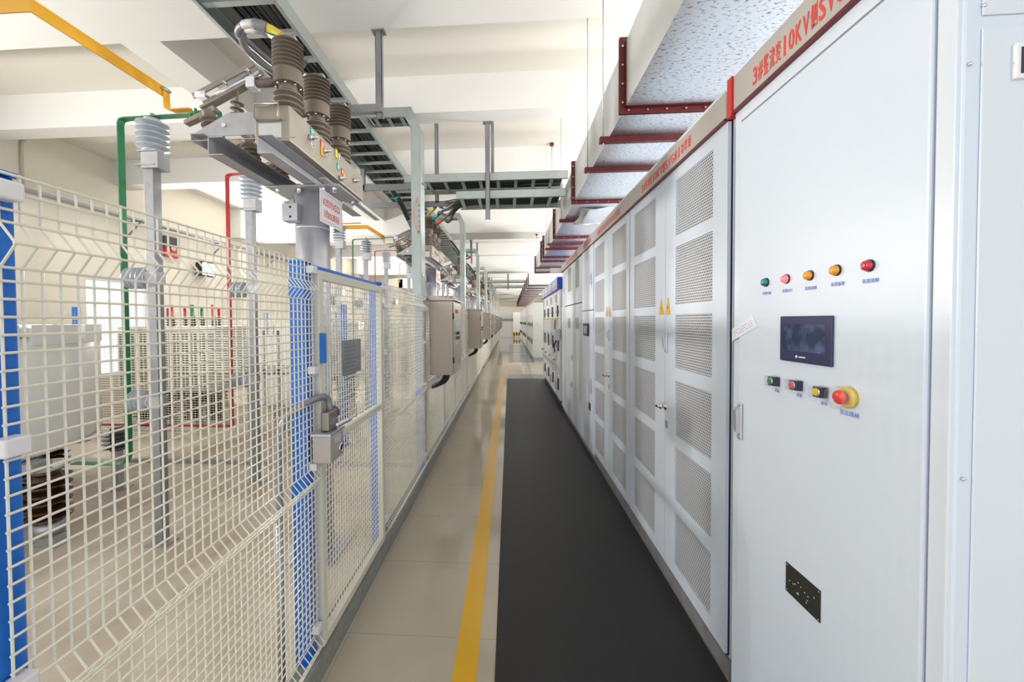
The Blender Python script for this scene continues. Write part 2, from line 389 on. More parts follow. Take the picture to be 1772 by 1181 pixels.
# --- control cabinet
t = thing('control_cabinet', 'nearest tall grey-white control cabinet with touch screen and indicator lamps', 'cabinet', (1.3, 1.3, 0))
cab = t
YN, YE = .887, 1.695
G(CAB).box(CX + .006, 2.0, YN, YE, .02, 2.392).build('body', t, bevel=.006)
G(PLIN).box(CX + .05, 1.98, YN + .02, YE - .02, 0, .02).build('plinth', t)
g = G(CAB2)  # frame strips around the door
g.box(CX - .002, CX + .01, YN + .004, .929, .03, 2.392); g.box(CX - .002, CX + .01, 1.655, YE, .03, 2.392); g.box(CX - .002, CX + .01, .929, 1.655, 2.335, 2.392)
g.build('door_frame', t, bevel=.002)
dr = G(CAB).box(CX - .008, CX + .01, .934, 1.648, .06, 2.325).build('door', t, bevel=.005)
x = CX - .0085
G(mat('grey_seal', (.22, .24, .30), .6)).box(CX + .001, CX + .004, .929, 1.655, .055, 2.335).build('door_seal', t)
# side panel (end face)
pa = at(1694, 200, Y=YN)
g = G(CAB2); g.box(pa[0], 1.98, YN - .004, YN, .03, at(1720, 49, Y=YN)[2]); g.build('side_panel', t, bevel=.003)
g = G(CAB2); g.box(pa[0], 1.98, YN - .004, YN, at(1720, 27, Y=YN)[2], 2.38); g.build('side_panel', t, bevel=.003)
a_ = at(1753, 77, Y=YN - .006); b_ = at(1753, 138, Y=YN - .006)
g = G(mat('vent_frame', (.85, .85, .86), .3)); g.box(a_[0], a_[0] + .2, YN - .012, YN - .003, b_[2], a_[2]); g.build('vent_frame', t, bevel=.002)
G(BLK).box(a_[0] + .009, a_[0] + .19, YN - .013, YN - .011, b_[2] + .009, a_[2] - .009).build('vent_grille', t)
for q in ((1677, 112), (1665, 829), (1701, 11)):
    c = at(*q, Y=YN); G(CHR).lathe((c[0], YN - .006, c[2]), (0, 1, 0), [(0, .003), (.002, .0045), (.006, .0045)], 12).build('screw', t)
banner(t, .889, 1.694, '3#整流变10KV侧SVG控制柜', 2.392, 2.53, None, (at(1308, 150, X=CX)[1], 1.06), .072)
G(RED).box(CX - .02, CX + .02, 1.695, 1.728, 2.375, 2.535).build('banner_end_cap', t, bevel=.003)
# indicator lamps
labs = ['控制电源', '装置运行', '装置闭锁', '装置报警', '装置故障']
cols = [('teal_lens', (0, .22, .25), 0), ('lit_red_lens', (.9, .06, .1), 1.6), ('amber_lens', (.85, .32, .01), 0), ('amber_lens', (.85, .32, .01), 0), ('red_lens', (.60, .02, .05), 0)]
for (px, py), lb, (mn, mc, es) in zip(((1322, 489), (1357, 483), (1397, 477), (1443, 468), (1499, 460)), labs, cols):
    c = at(px, py, X=x - .008)
    mm = mat(mn, mc, .2, coat=.5, **({'emit': (1, .12, .12), 'es': es} if es else {}))
    il = G(mm).lathe((x, c[1], c[2]), (-1, 0, 0), [(0, .0148), (.003, .0148), (.003, .0130), (.009, .0130), (.0095, .0122), (.013, .0120), (.015, .008), (.0152, .001)], 24).build('indicator_lamp', t)
    G(BLK).lathe((x, c[1], c[2]), (-1, 0, 0), [(0, .016), (.004, .0155)], 24).build('bezel', il)
    e = at(px - 10, py + 20, X=x)
    text(lb, (x - .0003, c[1] + .020, c[2] - .043), (0, -1, 0), (0, 0, 1), .012, BLUT, 'lamp_caption', t)
# touch screen
a_ = at(1354, 548, X=x); b_ = at(1443, 635, X=x); zt = at(1400, 547, X=x)[2]; zb = at(1400, 630, X=x)[2]
sc = G(mat('screen_bezel', (.035, .035, .10), .22)).box(x - .008, x, b_[1], a_[1], zb, zt).build('touch_screen', t, bevel=.003)
mdis, nt, N, L, b = node_mat('dark_display')
n = N.new('ShaderNodeTexNoise'); n.inputs['Scale'].default_value = 22; tc = N.new('ShaderNodeTexCoord'); L.new(tc.outputs['Object'], n.inputs['Vector'])
r = N.new('ShaderNodeValToRGB'); r.color_ramp.elements[0].color = (.03, .04, .09, 1); r.color_ramp.elements[1].color = (.10, .14, .26, 1); r.color_ramp.elements[0].position = .4; r.color_ramp.elements[1].position = .7
L.new(n.outputs[0], r.inputs[0]); L.new(r.outputs[0], b.inputs['Base Color']); b.inputs['Roughness'].default_value = .12
hz = zt - zb; G(mdis).box(x - .0085, x - .0075, b_[1] + .022, a_[1] - .014, zb + hz * .24, zt - hz * .17).build('display', sc)
G(PAPER).lathe((x - .0084, (a_[1] + b_[1]) / 2 + .028, zb + hz * .125), (-1, 0, 0), [(0, .0045), (.0004, .0045)], 12).build('maker_mark', sc)
G(PAPER).box(x - .0088, x - .008, (a_[1] + b_[1]) / 2 - .01, (a_[1] + b_[1]) / 2 + .018, zb + hz * .11, zb + hz * .135).build('maker_mark', sc)
# push buttons under clear covers
for (px, py), (mn, mc), lb in zip(((1334, 660), (1372, 667), (1414, 679)), (('green_button', (.02, .25, .08)), ('red_button', (.7, .05, .03)), ('yellow_button', (.75, .62, .02))), ('开机', '停机', '复位')):
    c = at(px, py, X=x - .02); s_ = .0155
    pb = G(mat('dark_violet_plastic', (.04, .03, .07), .3)).box(x - .022, x, c[1] - s_, c[1] + s_, c[2] - s_, c[2] + s_).build('push_button', t, bevel=.002)
    G(mat(mn, mc, .3)).lathe((x - .022, c[1], c[2]), (-1, 0, 0), [(0, .0105), (.004, .0105), (.005, .009)], 20).build('button_cap', pb)
    G(CHR).lathe((x - .0215, c[1], c[2]), (-1, 0, 0), [(0, .0135), (.003, .013), (.003, .0108)], 20).build('button_ring', pb)
    k = G(CLEAR); q = s_ + .003
    k.box(x - .033, x - .032, c[1] - q, c[1] + q, c[2] - q, c[2] + q); k.box(x - .033, x - .001, c[1] - q, c[1] + q, c[2] + q - .001, c[2] + q); k.box(x - .033, x - .001, c[1] - q, c[1] + q, c[2] - q - .006, c[2] - q - .005)
    k.build('clear_cover', pb)
    text(lb, (x - .0003, c[1] + .012, c[2] - .037), (0, -1, 0), (0, 0, 1), .0125, BLUT, 'button_caption', t)
c = at(1470, 688, X=x)
es_ = G(mat('estop_red', (.78, .04, .03), .25, coat=.4)).lathe((x, c[1], c[2]), (-1, 0, 0), [(0, .011), (.021, .011), (.022, .018), (.025, .0195), (.029, .019), (.033, .015), (.0345, .004)], 28).build('emergency_stop_button', t)
G(mat('estop_yellow', (.85, .62, .01), .3)).lathe((x, c[1], c[2]), (-1, 0, 0), [(0, .028), (.010, .028), (.013, .025), (.013, .013), (.011, .012)], 28).build('yellow_collar', es_)
G(CLEAR).lathe((x - .001, c[1], c[2]), (-1, 0, 0), [(0, .032), (.037, .032), (.040, .031), (.040, .0295), (.004, .0295), (.004, .029)], 24).build('clear_guard', es_)
text('紧急跳闸', (x - .0003, c[1] + .03, c[2] - .05), (0, -1, 0), (0, 0, 1), .0155, BLUT, 'button_caption', t)
def handle(parent, yc, z0, z1, xx=None, w_=.024):
    xx = x if xx is None else xx
    h = G(SILV).box(xx - .010, xx, yc - w_ / 2, yc + w_ / 2, z0, z1).build('handle', parent, bevel=.004)
    G(SILV).prism([(xx - .010, yc - w_ * .36, z1 - .012), (xx - .026, yc - w_ * .36, z1 - .028), (xx - .024, yc - w_ * .36, z0 + .03), (xx - .010, yc - w_ * .36, z0 + .025)], (0, w_ * .72, 0)).build('grip', h)
    G(CHR).lathe((xx - .010, yc, z0 + .012), (-1, 0, 0), [(0, .005), (.003, .005)], 12).build('key_lock', h)
a_ = at(1283, 698, X=x); b_ = at(1283, 761, X=x); handle(t, a_[1], b_[2], a_[2])
# nameplate, stickers
a_ = at(1361, 972, X=x); b_ = at(1420, 1075, X=x); 
npl = G(mat('dark_nameplate', (.045, .047, .04), .35, .3)).box(x - .002, x, b_[1], a_[1], at(1361, 1022, X=x)[2], a_[2]).build('nameplate', t)
zn0, zn1 = at(1361, 1022, X=x)[2], a_[2]
g = G(mat('pale_etching', (.55, .58, .42), .5)); rr = random.Random(3)
for k in range(13): yy = rr.uniform(b_[1] + .02, a_[1] - .02); zz = rr.uniform(zn0 + .02, zn1 - .03); g.box(x - .0026, x - .002, yy, yy + .004, zz, zz + .003)
g.build('etched_text', npl)
for yy in (b_[1] + .006, a_[1] - .006):
    for zz in (zn0 + .006, zn1 - .006): G(CHR).lathe((x - .002, yy, zz), (-1, 0, 0), [(0, .003), (.002, .002)], 8).build('rivet', npl)
p1, p2, p3, p4 = at(1267, 570, X=x), at(1303, 545, X=x), at(1311, 566, X=x), at(1267, 591, X=x)
sk = G(mat('paper_seal', (.80, .80, .86), .5)).prism([(x - .0012, p[1], p[2]) for p in (p1, p2, p3, p4)], (.0008, 0, 0)).build('paper_seal', t)
g = G(BLUT)
for k in range(3):
    a = Vector(p1).lerp(Vector(p4), .3 + .2 * k); bq = Vector(p2).lerp(Vector(p3), .3 + .2 * k)
    for j in range(9):
        if (j + k) % 4 == 3: continue
        q = a.lerp(bq, .12 + j * .09); g.box(x - .0016, x - .0012, q.y - .004, q.y + .003, q.z - .0015, q.z + .0015)
g.build('seal_writing', sk)

# --- perforated cabinets
PZ = [(2.01, 2.315), (1.635, 1.95), (1.285, 1.58), (.905, 1.215), (.54, .84), (.178, .475)]
def perf_cabinet(y0, y1, cols_, seam, label, txt, ty, tsz):
    t = thing('power_cabinet', label, 'cabinet', ((CX + 2) / 2, (y0 + y1) / 2, 0), 'perforated power cabinets')
    G(CAB).box(CX + .02, 2.0, y0 + .012, y1, .09, 2.392).build('body', t)
    G(GAP).box(CX + .012, CX + .0201, y0 + .02, y1, .1, 2.39).build('door_seal', t)
    G(PLIN).box(CX + .01, 2.0, y0, y1, 0, .085).build('plinth', t)
    edges = [(y0 + .02, seam - .002), (seam + .002, y1 - .004)]
    for (a, b), (c0, c1) in zip(edges, cols_):
        g = G(CAB); xs = (CX - .002, CX + .012)
        g.box(*xs, a, c0, .11, 2.385); g.box(*xs, c1, b, .11, 2.385)
        zz = .11
        for z0, z1 in sorted(PZ): g.box(*xs, c0, c1, zz, z0); zz = z1
        g.box(*xs, c0, c1, zz, 2.385)
        d = g.build('door', t)
        for z0, z1 in PZ: G(PERF).prism([(CX + .001, c0, z0), (CX + .001, c1, z0), (CX + .001, c1, z1), (CX + .001, c0, z1)], (.0008, 0, 0)).build('perforated_panel', d)
        G(FILT).box(CX + .009, CX + .0115, c0 - .01, c1 + .01, .15, 2.34).build('filter_mat', d)
    xx = CX - .002
    handle(t, seam - .03, 1.36, 1.47, xx, .022)
    zk = at(1150, 702, X=xx)[2]
    kk = G(CHR).lathe((xx, seam - .012, zk), (-1, 0, 0), [(0, .024), (.006, .024), (.008, .012), (.022, .012), (.024, .018), (.034, .018), (.036, .010), (.046, .009), (.05, .003)], 20).build('lock_knob', t)
    G(BLK).lathe((xx - .05, seam - .012, zk), (-1, 0, 0), [(0, .006), (.008, .006)], 8).build('key_slot', kk)
    G(mat('brass_plate', (.42, .38, .30), .35, .5)).box(xx - .003, xx, seam - .045, seam - .015, zk - .125, zk - .083).build('lock_plate', t)
    tri_sign(t, seam - .045, 1.582, .062, .092); tri_sign(t, seam + .055, 1.582, .062, .092)
    banner(t, y0 + .02, y1, txt, ty=ty, tsize=tsz)
    G(mat('white_trunking', (.80, .81, .82), .4)).box(CX + .03, CX + .06, y0 + .02, y1, 2.39, 2.56).build('trunking', t)
    return t
perf_cabinet(1.73, 3.106, [(1.87, 2.272), (2.575, 3.0)], 2.416, 'grey-white cabinet with perforated doors next to the control cabinet', '3#整流变10KV侧SVG#1功率柜', (at(1113, 320, X=CX)[1], at(1201, 250, X=CX)[1]), .06)
perf_cabinet(3.106, 4.395, [(3.203, 3.62), (3.93, 4.345)], 3.765, 'second grey-white cabinet with perforated doors, farther from the camera', '3#整流变10KV侧SVG#2功率柜', (at(1036, 400, X=CX)[1], at(1075, 365, X=CX)[1]), .06)
# --- cabinet C
t = thing('relay_cabinet', 'narrow white cabinet with small black meter and yellow triangle', 'cabinet', (1.4, 4.74, 0))
G(CAB).box(CX + .006, 2.0, 4.40, 5.08, .05, 2.392).build('body', t); G(PLIN).box(CX + .03, 2, 4.41, 5.07, 0, .05).build('plinth', t)
zs = at(1016, 538, X=CX)[2]
G(GAP).box(CX + .004, CX + .0068, 4.425, 5.065, .08, 2.375).build('door_seal', t)
G(CAB).box(CX - .008, CX + .006, 4.42, 5.07, zs + .004, 2.38).build('door', t, bevel=.003); G(CAB).box(CX - .008, CX + .006, 4.42, 5.07, .07, zs - .004).build('door', t, bevel=.003)
banner(t, 4.40, 5.08, '3#整流变10KV侧SVG', ty=(5.0, 4.5), tsize=.066)
a_ = at(1012, 560, X=x); b_ = at(1019, 582, X=x); mt_ = G(BLK).box(x - .02, x, b_[1], a_[1], b_[2], a_[2]).build('meter', t, bevel=.003)
G(mat('meter_face', (.45, .48, .5), .2)).box(x - .021, x - .019, b_[1] + .03, a_[1] - .05, b_[2] + .03, a_[2] - .03).build('meter_face', mt_)
c = at(1016, 615, X=x); tri_sign(t, c[1], c[2], .1, .13)
handle(t, 4.5, at(1020, 498, X=x)[2], at(1020, 475, X=x)[2]); handle(t, 4.5, at(1022, 680, X=x)[2], at(1022, 655, X=x)[2])
for q in ((1015, 665, 1018, 697, PAPER), (1019, 696, 1022, 712, BLK)):
    a_ = at(q[0], q[1], X=x); b_ = at(q[2], q[3], X=x); G(q[4]).box(x - .004, x, b_[1], a_[1], b_[2], a_[2]).build('door_label', t)
# --- cabinet D
t = thing('vented_cabinet', 'wide white cabinet with two small vents on each door', 'cabinet', (1.4, 6, 0))
G(CAB2).box(CX + .006, 2.0, 5.085, 7.02, .05, 2.392).build('body', t); G(PLIN).box(CX + .03, 2, 5.1, 7.0, 0, .05).build('plinth', t)
zs = at(990, 528, X=CX)[2]
G(GAP).box(CX + .004, CX + .0068, 5.105, 6.71, .08, 2.365).build('door_seal', t)
G(CAB2).box(CX - .008, CX + .006, 5.10, 6.72, zs + .006, 2.37).build('door', t, bevel=.003)
G(CAB2).box(CX - .008, CX + .006, 5.10, 5.80, .07, zs - .006).build('door', t, bevel=.003)
G(CAB2).box(CX - .008, CX + .006, 5.81, 7.0, .07, zs - .006).build('door', t, bevel=.003)
for xa, ya, xb, yb in ((983, 466, 988, 504), (996, 451, 1002, 496), (983, 551, 987, 568), (996, 550, 1001, 569)):
    a_ = at(xa, ya, X=x); b_ = at(xb, yb, X=x)
    G(mat('vent_mesh_grey', (.36, .38, .38), .6)).box(x - .003, x, b_[1], a_[1], b_[2], a_[2]).build('vent', t)
for px, ya, yb in ((977, 497, 508), (990, 614, 624), (990, 660, 670)): a_ = at(px, ya, X=x); b_ = at(px, yb, X=x); handle(t, a_[1], b_[2], a_[2], None, .05)
G(PAPER).box(x - .003, x, *sorted((at(999, 600, X=x)[1], at(1001, 600, X=x)[1])), at(1000, 648, X=x)[2], at(1000, 627, X=x)[2]).build('door_label', t)
banner(t, 5.085, 7.02, '3#整流变10KV侧SVG', ty=(6.4, 5.4), tsize=.066)
G(mat('barrier_white', (.85, .85, .85), .5)).box(.72, CX, 7.0, 7.03, 2.38, 2.46).build('end_bracket', t)
# --- blue-topped switchgear
HBL = mat('blue_header', (.02, .07, .45), .35)
sx = .885
t = thing('switchgear_cabinet', '', 'cabinet', (1.4, 7.53, 0), 'blue-topped switchgear')
y0, y1 = 7.1, 7.96
G(SWG).box(sx + .01, 2.0, y0, y1, .12, 2.1).build('body', t, bevel=.004); G(mat('navy_plinth', (.02, .03, .12), .5)).box(sx + .05, 1.98, y0 + .01, y1 - .01, 0, .12).build('plinth', t)
h_ = G(HBL).box(sx - .04, 1.3, y0, y1 - .01, 2.1, 2.32).build('header', t, bevel=.004)
G(mat('pale_blue_panel', (.50, .62, .80), .35)).box(sx - .043, sx - .04, y0 + .05, y1 - .03, 2.12, 2.31).build('header_plate', h_)
G(mat('orange_lettering_bar', (.75, .22, .10), .5)).box(sx - .045, sx - .043, y0 + .12, y1 - .1, 2.14, 2.18).build('header_plate', h_)
for z0, z1 in ((.15, .62), (.64, 1.52), (1.54, 2.09)): G(SWG).box(sx, sx + .01, y0 + .015, y1 - .015, z0, z1).build('door', t, bevel=.003)
for z0, z1, a, b, m_ in ((1.62, 1.82, .18, .30, BLK), (1.68, 1.72, .1, .4, BLK), (1.88, 2.02, .25, .5, CHR), (1.0, 1.25, .1, .16, BLK), (.3, .5, .1, .18, BLK), (1.05, 1.3, .4, .55, GINS), (.25, .42, .5, .6, GINS), (1.56, 1.6, .15, .6, mat('amber_strip', (.5, .36, .08), .4))):
    G(m_).box(sx - .02, sx, y0 + a, y0 + b, z0, z1).build('control_fitting', t)
G(CHR).lathe((sx, y0 + .6, .82), (-1, 0, 0), [(0, .035), (.05, .03), (.06, .01)], 14).build('lock_knob', t)
G(SILV).box(sx - .03, sx - .01, y0 + .05, y1 - .05, .66, .70).build('operating_bar', t)
sw0 = t
for k, l in enumerate(('nearest blue-topped switchgear cabinet, beside the vented white cabinet', 'second blue-topped switchgear cabinet from the camera', 'third blue-topped switchgear cabinet from the camera', 'farthest blue-topped switchgear cabinet, at the end of the mat')):
    if k == 0: t['label'] = l
    else: shift(sw0, .875 * k, l)
tl = thing('operating_lever', 'grey hinged lever arm on the side of the first blue-topped switchgear', 'lever', (.86, 7.2, 1.3))
G(CABL).tube([(sx - .02, 7.62, 1.56), (sx - .06, 7.3, 1.4), (sx - .05, 7.1, 1.33)], .012, 8).build('upper_arm', tl)
G(CABL).tube([(sx - .05, 7.1, 1.25), (sx - .07, 7.3, 1.1), (sx - .03, 7.62, .95)], .014, 8).build('lower_arm', tl)
G(ZINC).box(sx - .07, sx - .001, 7.06, 7.22, 1.2, 1.4).build('bracket', tl)
# --- far white cabinets
fx = .93
t = thing('white_cabinet', '', 'cabinet', (1.4, 16.1, 0), 'white cabinets in the far row')
y0, y1 = 15.7, 16.65
FC = mat('far_cabinet_paint', (.52, .57, .53), .4)
G(FC).box(fx + .006, 2.0, y0, y1, .1, 2.25).build('body', t); G(PLIN).box(fx + .02, 2, y0 + .01, y1 - .01, 0, .1).build('plinth', t)
for z0, z1 in ((.13, 1.2), (1.22, 2.23)): G(SWG).box(fx - .006, fx + .006, y0 + .01, y1 - .01, z0, z1).build('door', t)
G(BLK).box(fx - .03, fx - .006, y0 + .15, y0 + .22, 1.3, 1.45).build('handle', t); G(GINS).box(fx - .012, fx - .006, y0 + .4, y0 + .7, 1.6, 1.8).build('window', t); G(BLK).box(fx - .03, fx - .006, y0 + .6, y0 + .68, .6, .8).build('handle', t)
for k in range(17):
    yk = .96 * k + (1.2 if k > 4 else 0) + (1.3 if k > 10 else 0)
    l = 'white cabinet with green-grey end panel, %s in the far row' % ORD[k] if k else 'white cabinet showing its green-grey end panel, first in the far row'
    if k == 0: t['label'] = l; w0 = t
    else: shift(w0, yk, l)

# ================================================================ AIR DUCT
DX0, DX1, DZ0, DZ1 = .725, 1.46, 2.87, 3.27
def flange(parent, y, full=True):
    e = .035
    f_ = G(RMAT)
    for yo in ((0, .006), (.016, .022)):      # two angle irons bolted face to face
        f_.box(DX0 - e, DX1 + e, y + yo[0], y + yo[1], DZ0 - e, DZ0); f_.box(DX0 - e, DX0, y + yo[0], y + yo[1], DZ0, DZ1 + e)
        f_.box(DX1, DX1 + e, y + yo[0], y + yo[1], DZ0, DZ1 + e); f_.box(DX0, DX1, y + yo[0], y + yo[1], DZ1, DZ1 + e)
    f_.box(DX0 - .004, DX1 + .004, y - .03, y + .052, DZ0 - .004, DZ0 - .0005); f_.box(DX0 - .004, DX0 - .0005, y - .03, y + .052, DZ0, DZ1)
    for k in range(8):
        if k < 7: f_.lathe((DX0 + .02 + k * .115, y - .005, DZ0 - .018), (0, -1, 0), [(0, .007), (.005, .006)], 6, CHR)
        if k < 4: f_.lathe((DX0 - .018, y - .005, DZ0 + .03 + k * .115), (0, -1, 0), [(0, .007), (.005, .006)], 6, CHR)
    f_.build('flange', parent)
def duct(name_label, y0, y1, flanges):
    t = thing('air_duct', name_label, 'duct', ((DX0 + DX1) / 2, y0, DZ0))
    cuts = [y0] + flanges + [y1]
    for a, b in zip(cuts, cuts[1:]):
        if b - a < .05: continue
        g = G(DUCT, DUCTS); n = g.add([(DX0, a, DZ0), (DX1, a, DZ0), (DX1, b, DZ0), (DX0, b, DZ0), (DX0, a, DZ1), (DX1, a, DZ1), (DX1, b, DZ1), (DX0, b, DZ1)])
        g.face((n, n + 3, n + 2, n + 1), DUCT); g.face((n + 4, n + 5, n + 6, n + 7), DUCTS); g.face((n, n + 4, n + 7, n + 3), DUCTS); g.face((n + 1, n + 2, n + 6, n + 5), DUCTS)
        if a == y0: g.face((n, n + 1, n + 5, n + 4), DUCTS)
        if b == y1: g.face((n + 3, n + 7, n + 6, n + 2), DUCTS)
        g.build('duct_section', t)
    for y in flanges: flange(t, y)
    return t
duct('galvanised air duct with dark red flanges above the near cabinets', -.6, 11.0, [.6, 2.56, 4.48, 6.36, 8.34, 8.9, 10.95])
duct('galvanised air duct hanging over the far cabinets', 14.7, 38.5, [15.0 + 1.35 * k for k in range(17)])
for i, (y, zt, l) in enumerate(((2.93, 4.0, 'nearest thin hanger rod with red angle bar under the duct'), (3.5, 4.43, 'second hanger rod and red bar under the duct'), (5.25, 4.43, 'hanger rod with red bar just past the cross tray'), (6.85, 4.0, 'red support bar and rod under the duct, mid way'),
                    (7.3, 4.43, 'fifth red support bar under the near duct'), (9.9, 3.68, 'thin rod hung from the deep beam near the duct end'))):
    t = thing('duct_hanger', l, 'hanger', (DX0 - .05, y, DZ0 - .04), 'duct hangers')
    G(RMAT).box(DX0 - .07, DX1 + .07, y, y + .04, DZ0 - .045, DZ0 - .005).build('support_bar', t)
    G(SILV).cyl((DX0 - .045, y + .02, DZ0 - .07), (DX0 - .045, y + .02, zt), .0045, n=8).build('rod', t)
    G(SILV).cyl((DX1 + .045, y + .02, DZ0 - .07), (DX1 + .045, y + .02, zt), .0045, n=8).build('rod', t)
    G(RMAT).box(DX0 - .07, DX0 - .02, y, y + .04, zt - .03, zt).build('ceiling_bracket', t)
t = thing('duct_hanger', 'lone red-capped rod hanging from the ceiling left of the duct', 'hanger', (.3, 6.1, 3.1)); c = at(955, 248, Z=ZC)
t.location = (c[0], c[1], ZC); G(SILV).cyl((c[0], c[1], 3.42), (c[0], c[1], ZC), .006, n=8).build('rod', t); G(RMAT).box(c[0] - .03, c[0] + .03, c[1] - .03, c[1] + .03, ZC - .04, ZC).build('ceiling_bracket', t)
g = G(mat('bright_sheet', (.80, .82, .86), .25, .6, bump=(4, .5, .03)))
nn = 8
for i in range(nn + 1):
    for j in range(5): g.v.append((DX0 + .12 + j * .15, 4.75 + i * .09, DZ0 - .01 - .07 * math.sin(math.pi * i / nn) - .02 * math.sin(j * 1.7 + i)))
for i in range(nn):
    for j in range(4): a = i * 5 + j; g.face((a, a + 5, a + 6, a + 1), None, True)
lo = g.build('loose_sheet', org=(1, 5, DZ0)); m_ = lo.modifiers.new('s', 'SOLIDIFY'); m_.thickness = .004
tag(lo, 'crumpled bright sheet hanging loose under the air duct', 'metal sheet')

# ================================================================ CABLE TRAYS
TX0, TX1, TZ, RH = -1.86, -1.37, 3.45, .1
def ladder(label, cat_loc, along, a0, a1, b0, b1, z, pitch=.27, ph=.1, group='cable tray sections'):
    """along='y': runs y a0..a1 between x b0..b1; along='x': runs x a0..a1 between y b0..b1"""
    t = thing('cable_tray', label, 'cable tray', cat_loc, group)
    def bx(g, a, b_, c, d_, z0, z1):
        if along == 'y': g.box(c, d_, a, b_, z0, z1)
        else: g.box(a, b_, c, d_, z0, z1)
    for s0, s1, o in ((b0, b0 + .003, 1), (b1 - .003, b1, -1)):
        g = G(GAL2); bx(g, a0, a1, s0, s1, z, z + RH)
        l0, l1 = (b0, b0 + .022) if o == 1 else (b1 - .022, b1)
        bx(g, a0, a1, l0, l1, z, z + .003); bx(g, a0, a1, l0, l1, z + RH - .003, z + RH); g.build('side_rail', t)
    a = a0 + ph; ref = None
    while a < a1 - .03:
        if ref is None:
            g = G(GAL2); bx(g, a, a + .04, b0 + .003, b1 - .003, z + .012, z + .017); bx(g, a, a + .004, b0 + .003, b1 - .003, z + .017, z + .035); bx(g, a + .036, a + .04, b0 + .003, b1 - .003, z + .017, z + .035)
            ref = g.build('rung', t); ra = a
        else:
            c = ref.copy(); COL.objects.link(c); c.parent = t
            c.location = (0, a - ra, 0) if along == 'y' else (a - ra, 0, 0)
        a += pitch
    return t
SEC = 3.8; tr0 = ladder('nearest section of the long ladder cable tray', (-1.6, .3, TZ), 'y', .05, .05 + SEC - .01, TX0, TX1, TZ)
for k in range(1, 10): shift(tr0, SEC * k, '%s section of the long ladder cable tray, counting from the camera' % ORD[k])
G(mat('tray_cover_grey', (.30, .31, .28), .6, .3)).box(TX0 + .01, TX1 - .01, .05, 38, TZ + RH + .001, TZ + RH + .004).build('tray_cover')  # one even grey sheet closing the top of the tray
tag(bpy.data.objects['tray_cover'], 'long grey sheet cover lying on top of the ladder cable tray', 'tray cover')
rr = random.Random(5)
for k in range(16):
    xx = TX0 + .16 + .32 * (k % 11) / 11 + rr.uniform(-.01, .01); zz = TZ + .045 + .02 * (k // 11); P = []
    yy = .1
    while yy < 37: P.append((min(TX1 - .03, max(TX0 + .03, xx + rr.uniform(-.018, .018))), yy, zz + rr.uniform(-.004, .01))); yy += .8 if yy < 12 else 3
    tag(G(CABL).tube(bez(P, 3), .009, 5).build('cable', org=P[0]), 'black power cable lying in the long ladder tray', 'cable', 'black cables in the long ladder tray')
# cross trays
ct = [(5.0, 5.5, 3.3, -1.32, .73, 'upper ladder tray crossing the aisle overhead, nearest'), (5.0, 5.5, 3.08, -.66, .70, 'lower ladder tray crossing the aisle overhead, nearest'),
      (18.3, 18.8, 3.32, -1.3, 1.3, 'upper crossing tray far down the aisle'), (18.3, 18.8, 3.08, -.7, .66, 'lower crossing tray far down the aisle'),
      (32, 32.5, 3.32, -1.3, 1.3, 'farthest upper crossing tray near the end wall'), (32, 32.5, 3.08, -.7, .66, 'farthest lower crossing tray near the end wall')]
for y0, y1, z, x0, x1, l in ct:
    ladder(l, ((x0 + x1) / 2, y0, z), 'x', x0, x1, y0, y1, z, .225, .04, 'crossing cable trays')
    for k in range(7):
        yy = y0 + .05 + k * .065
        P = [(x0 + .05 + i * (x1 - x0 - .1) / 6, yy + rr.uniform(-.012, .012), z + .05 + rr.uniform(0, .015)) for i in range(7)]
        tag(G(CABL).tube(bez(P, 3), .022 if k % 2 else .015, 6).build('cable', org=P[0]), 'thick black cable lying in the ' + l, 'cable', 'cables in the ' + l)
# ceiling channels (hangers)
def channel(name, p0, p1, w_, label, group='strut hangers', plate=True):
    x_, y_, z0 = p0; z1 = p1[2]
    t = thing(name, label, 'strut', p0, group)
    g = G(GAL); g.box(x_ - w_ / 2, x_ + w_ / 2, y_, y_ + .004, z0, z1); g.box(x_ - w_ / 2, x_ - w_ / 2 + .004, y_, y_ + w_ * .8, z0, z1); g.box(x_ + w_ / 2 - .004, x_ + w_ / 2, y_, y_ + w_ * .8, z0, z1)
    g.build('post', t)
    if plate: G(GAL).box(x_ - w_, x_ + w_, y_ - .02, y_ + w_, z1 - .008, z1).build('ceiling_plate', t)
    return t
c0 = at(645, 47, Y=3.34); c1 = at(651, 203, Y=3.34)
t = channel('strut_hanger', (-1.09, 3.34, c1[2]), (0, 0, 4.0), .055, 'strut hanger behind the first beam carrying the long tray')
G(GAL).box(-1.92, -1.06, 3.32, 3.338, 3.315, 3.38).build('cross_arm', t); G(GAL).box(-1.92, -1.06, 3.338, 3.37, 3.315, 3.32).build('cross_arm', t)
t.location = t.location
t = channel('strut_hanger', (-.26, 4.95, at(848, 380, Y=4.95)[2]), (0, 0, 4.0), .055, 'strut hanger on the second beam holding the crossing trays')
t = channel('strut_hanger', (at(755, 242, Y=5.52)[0], 5.52, 3.2), (0, 0, ZC), .05, 'ceiling strut behind the crossing trays, left one')
G(GAL).box(-1.95, -.75, 5.52, 5.56, 3.15, 3.22).build('cross_arm', t)
t = channel('strut_hanger', (at(852, 242, Y=5.52)[0], 5.52, 3.2), (0, 0, ZC), .04, 'ceiling strut behind the crossing trays, right one')
t = thing('tray_bracket', 'steel angle bracket under the long tray beside the riser duct', 'bracket', (-1.95, 4.85, 3.35)); c = at(628, 320, Y=4.85)
G(GAL).box(c[0], -1.0, 4.85, 4.89, c[2] - .07, c[2]).build('arm', t); G(GAL).box(c[0] - .03, c[0] + .02, 4.85, 4.89, c[2] - .08, c[2] + .2).build('upright', t)
k = 0
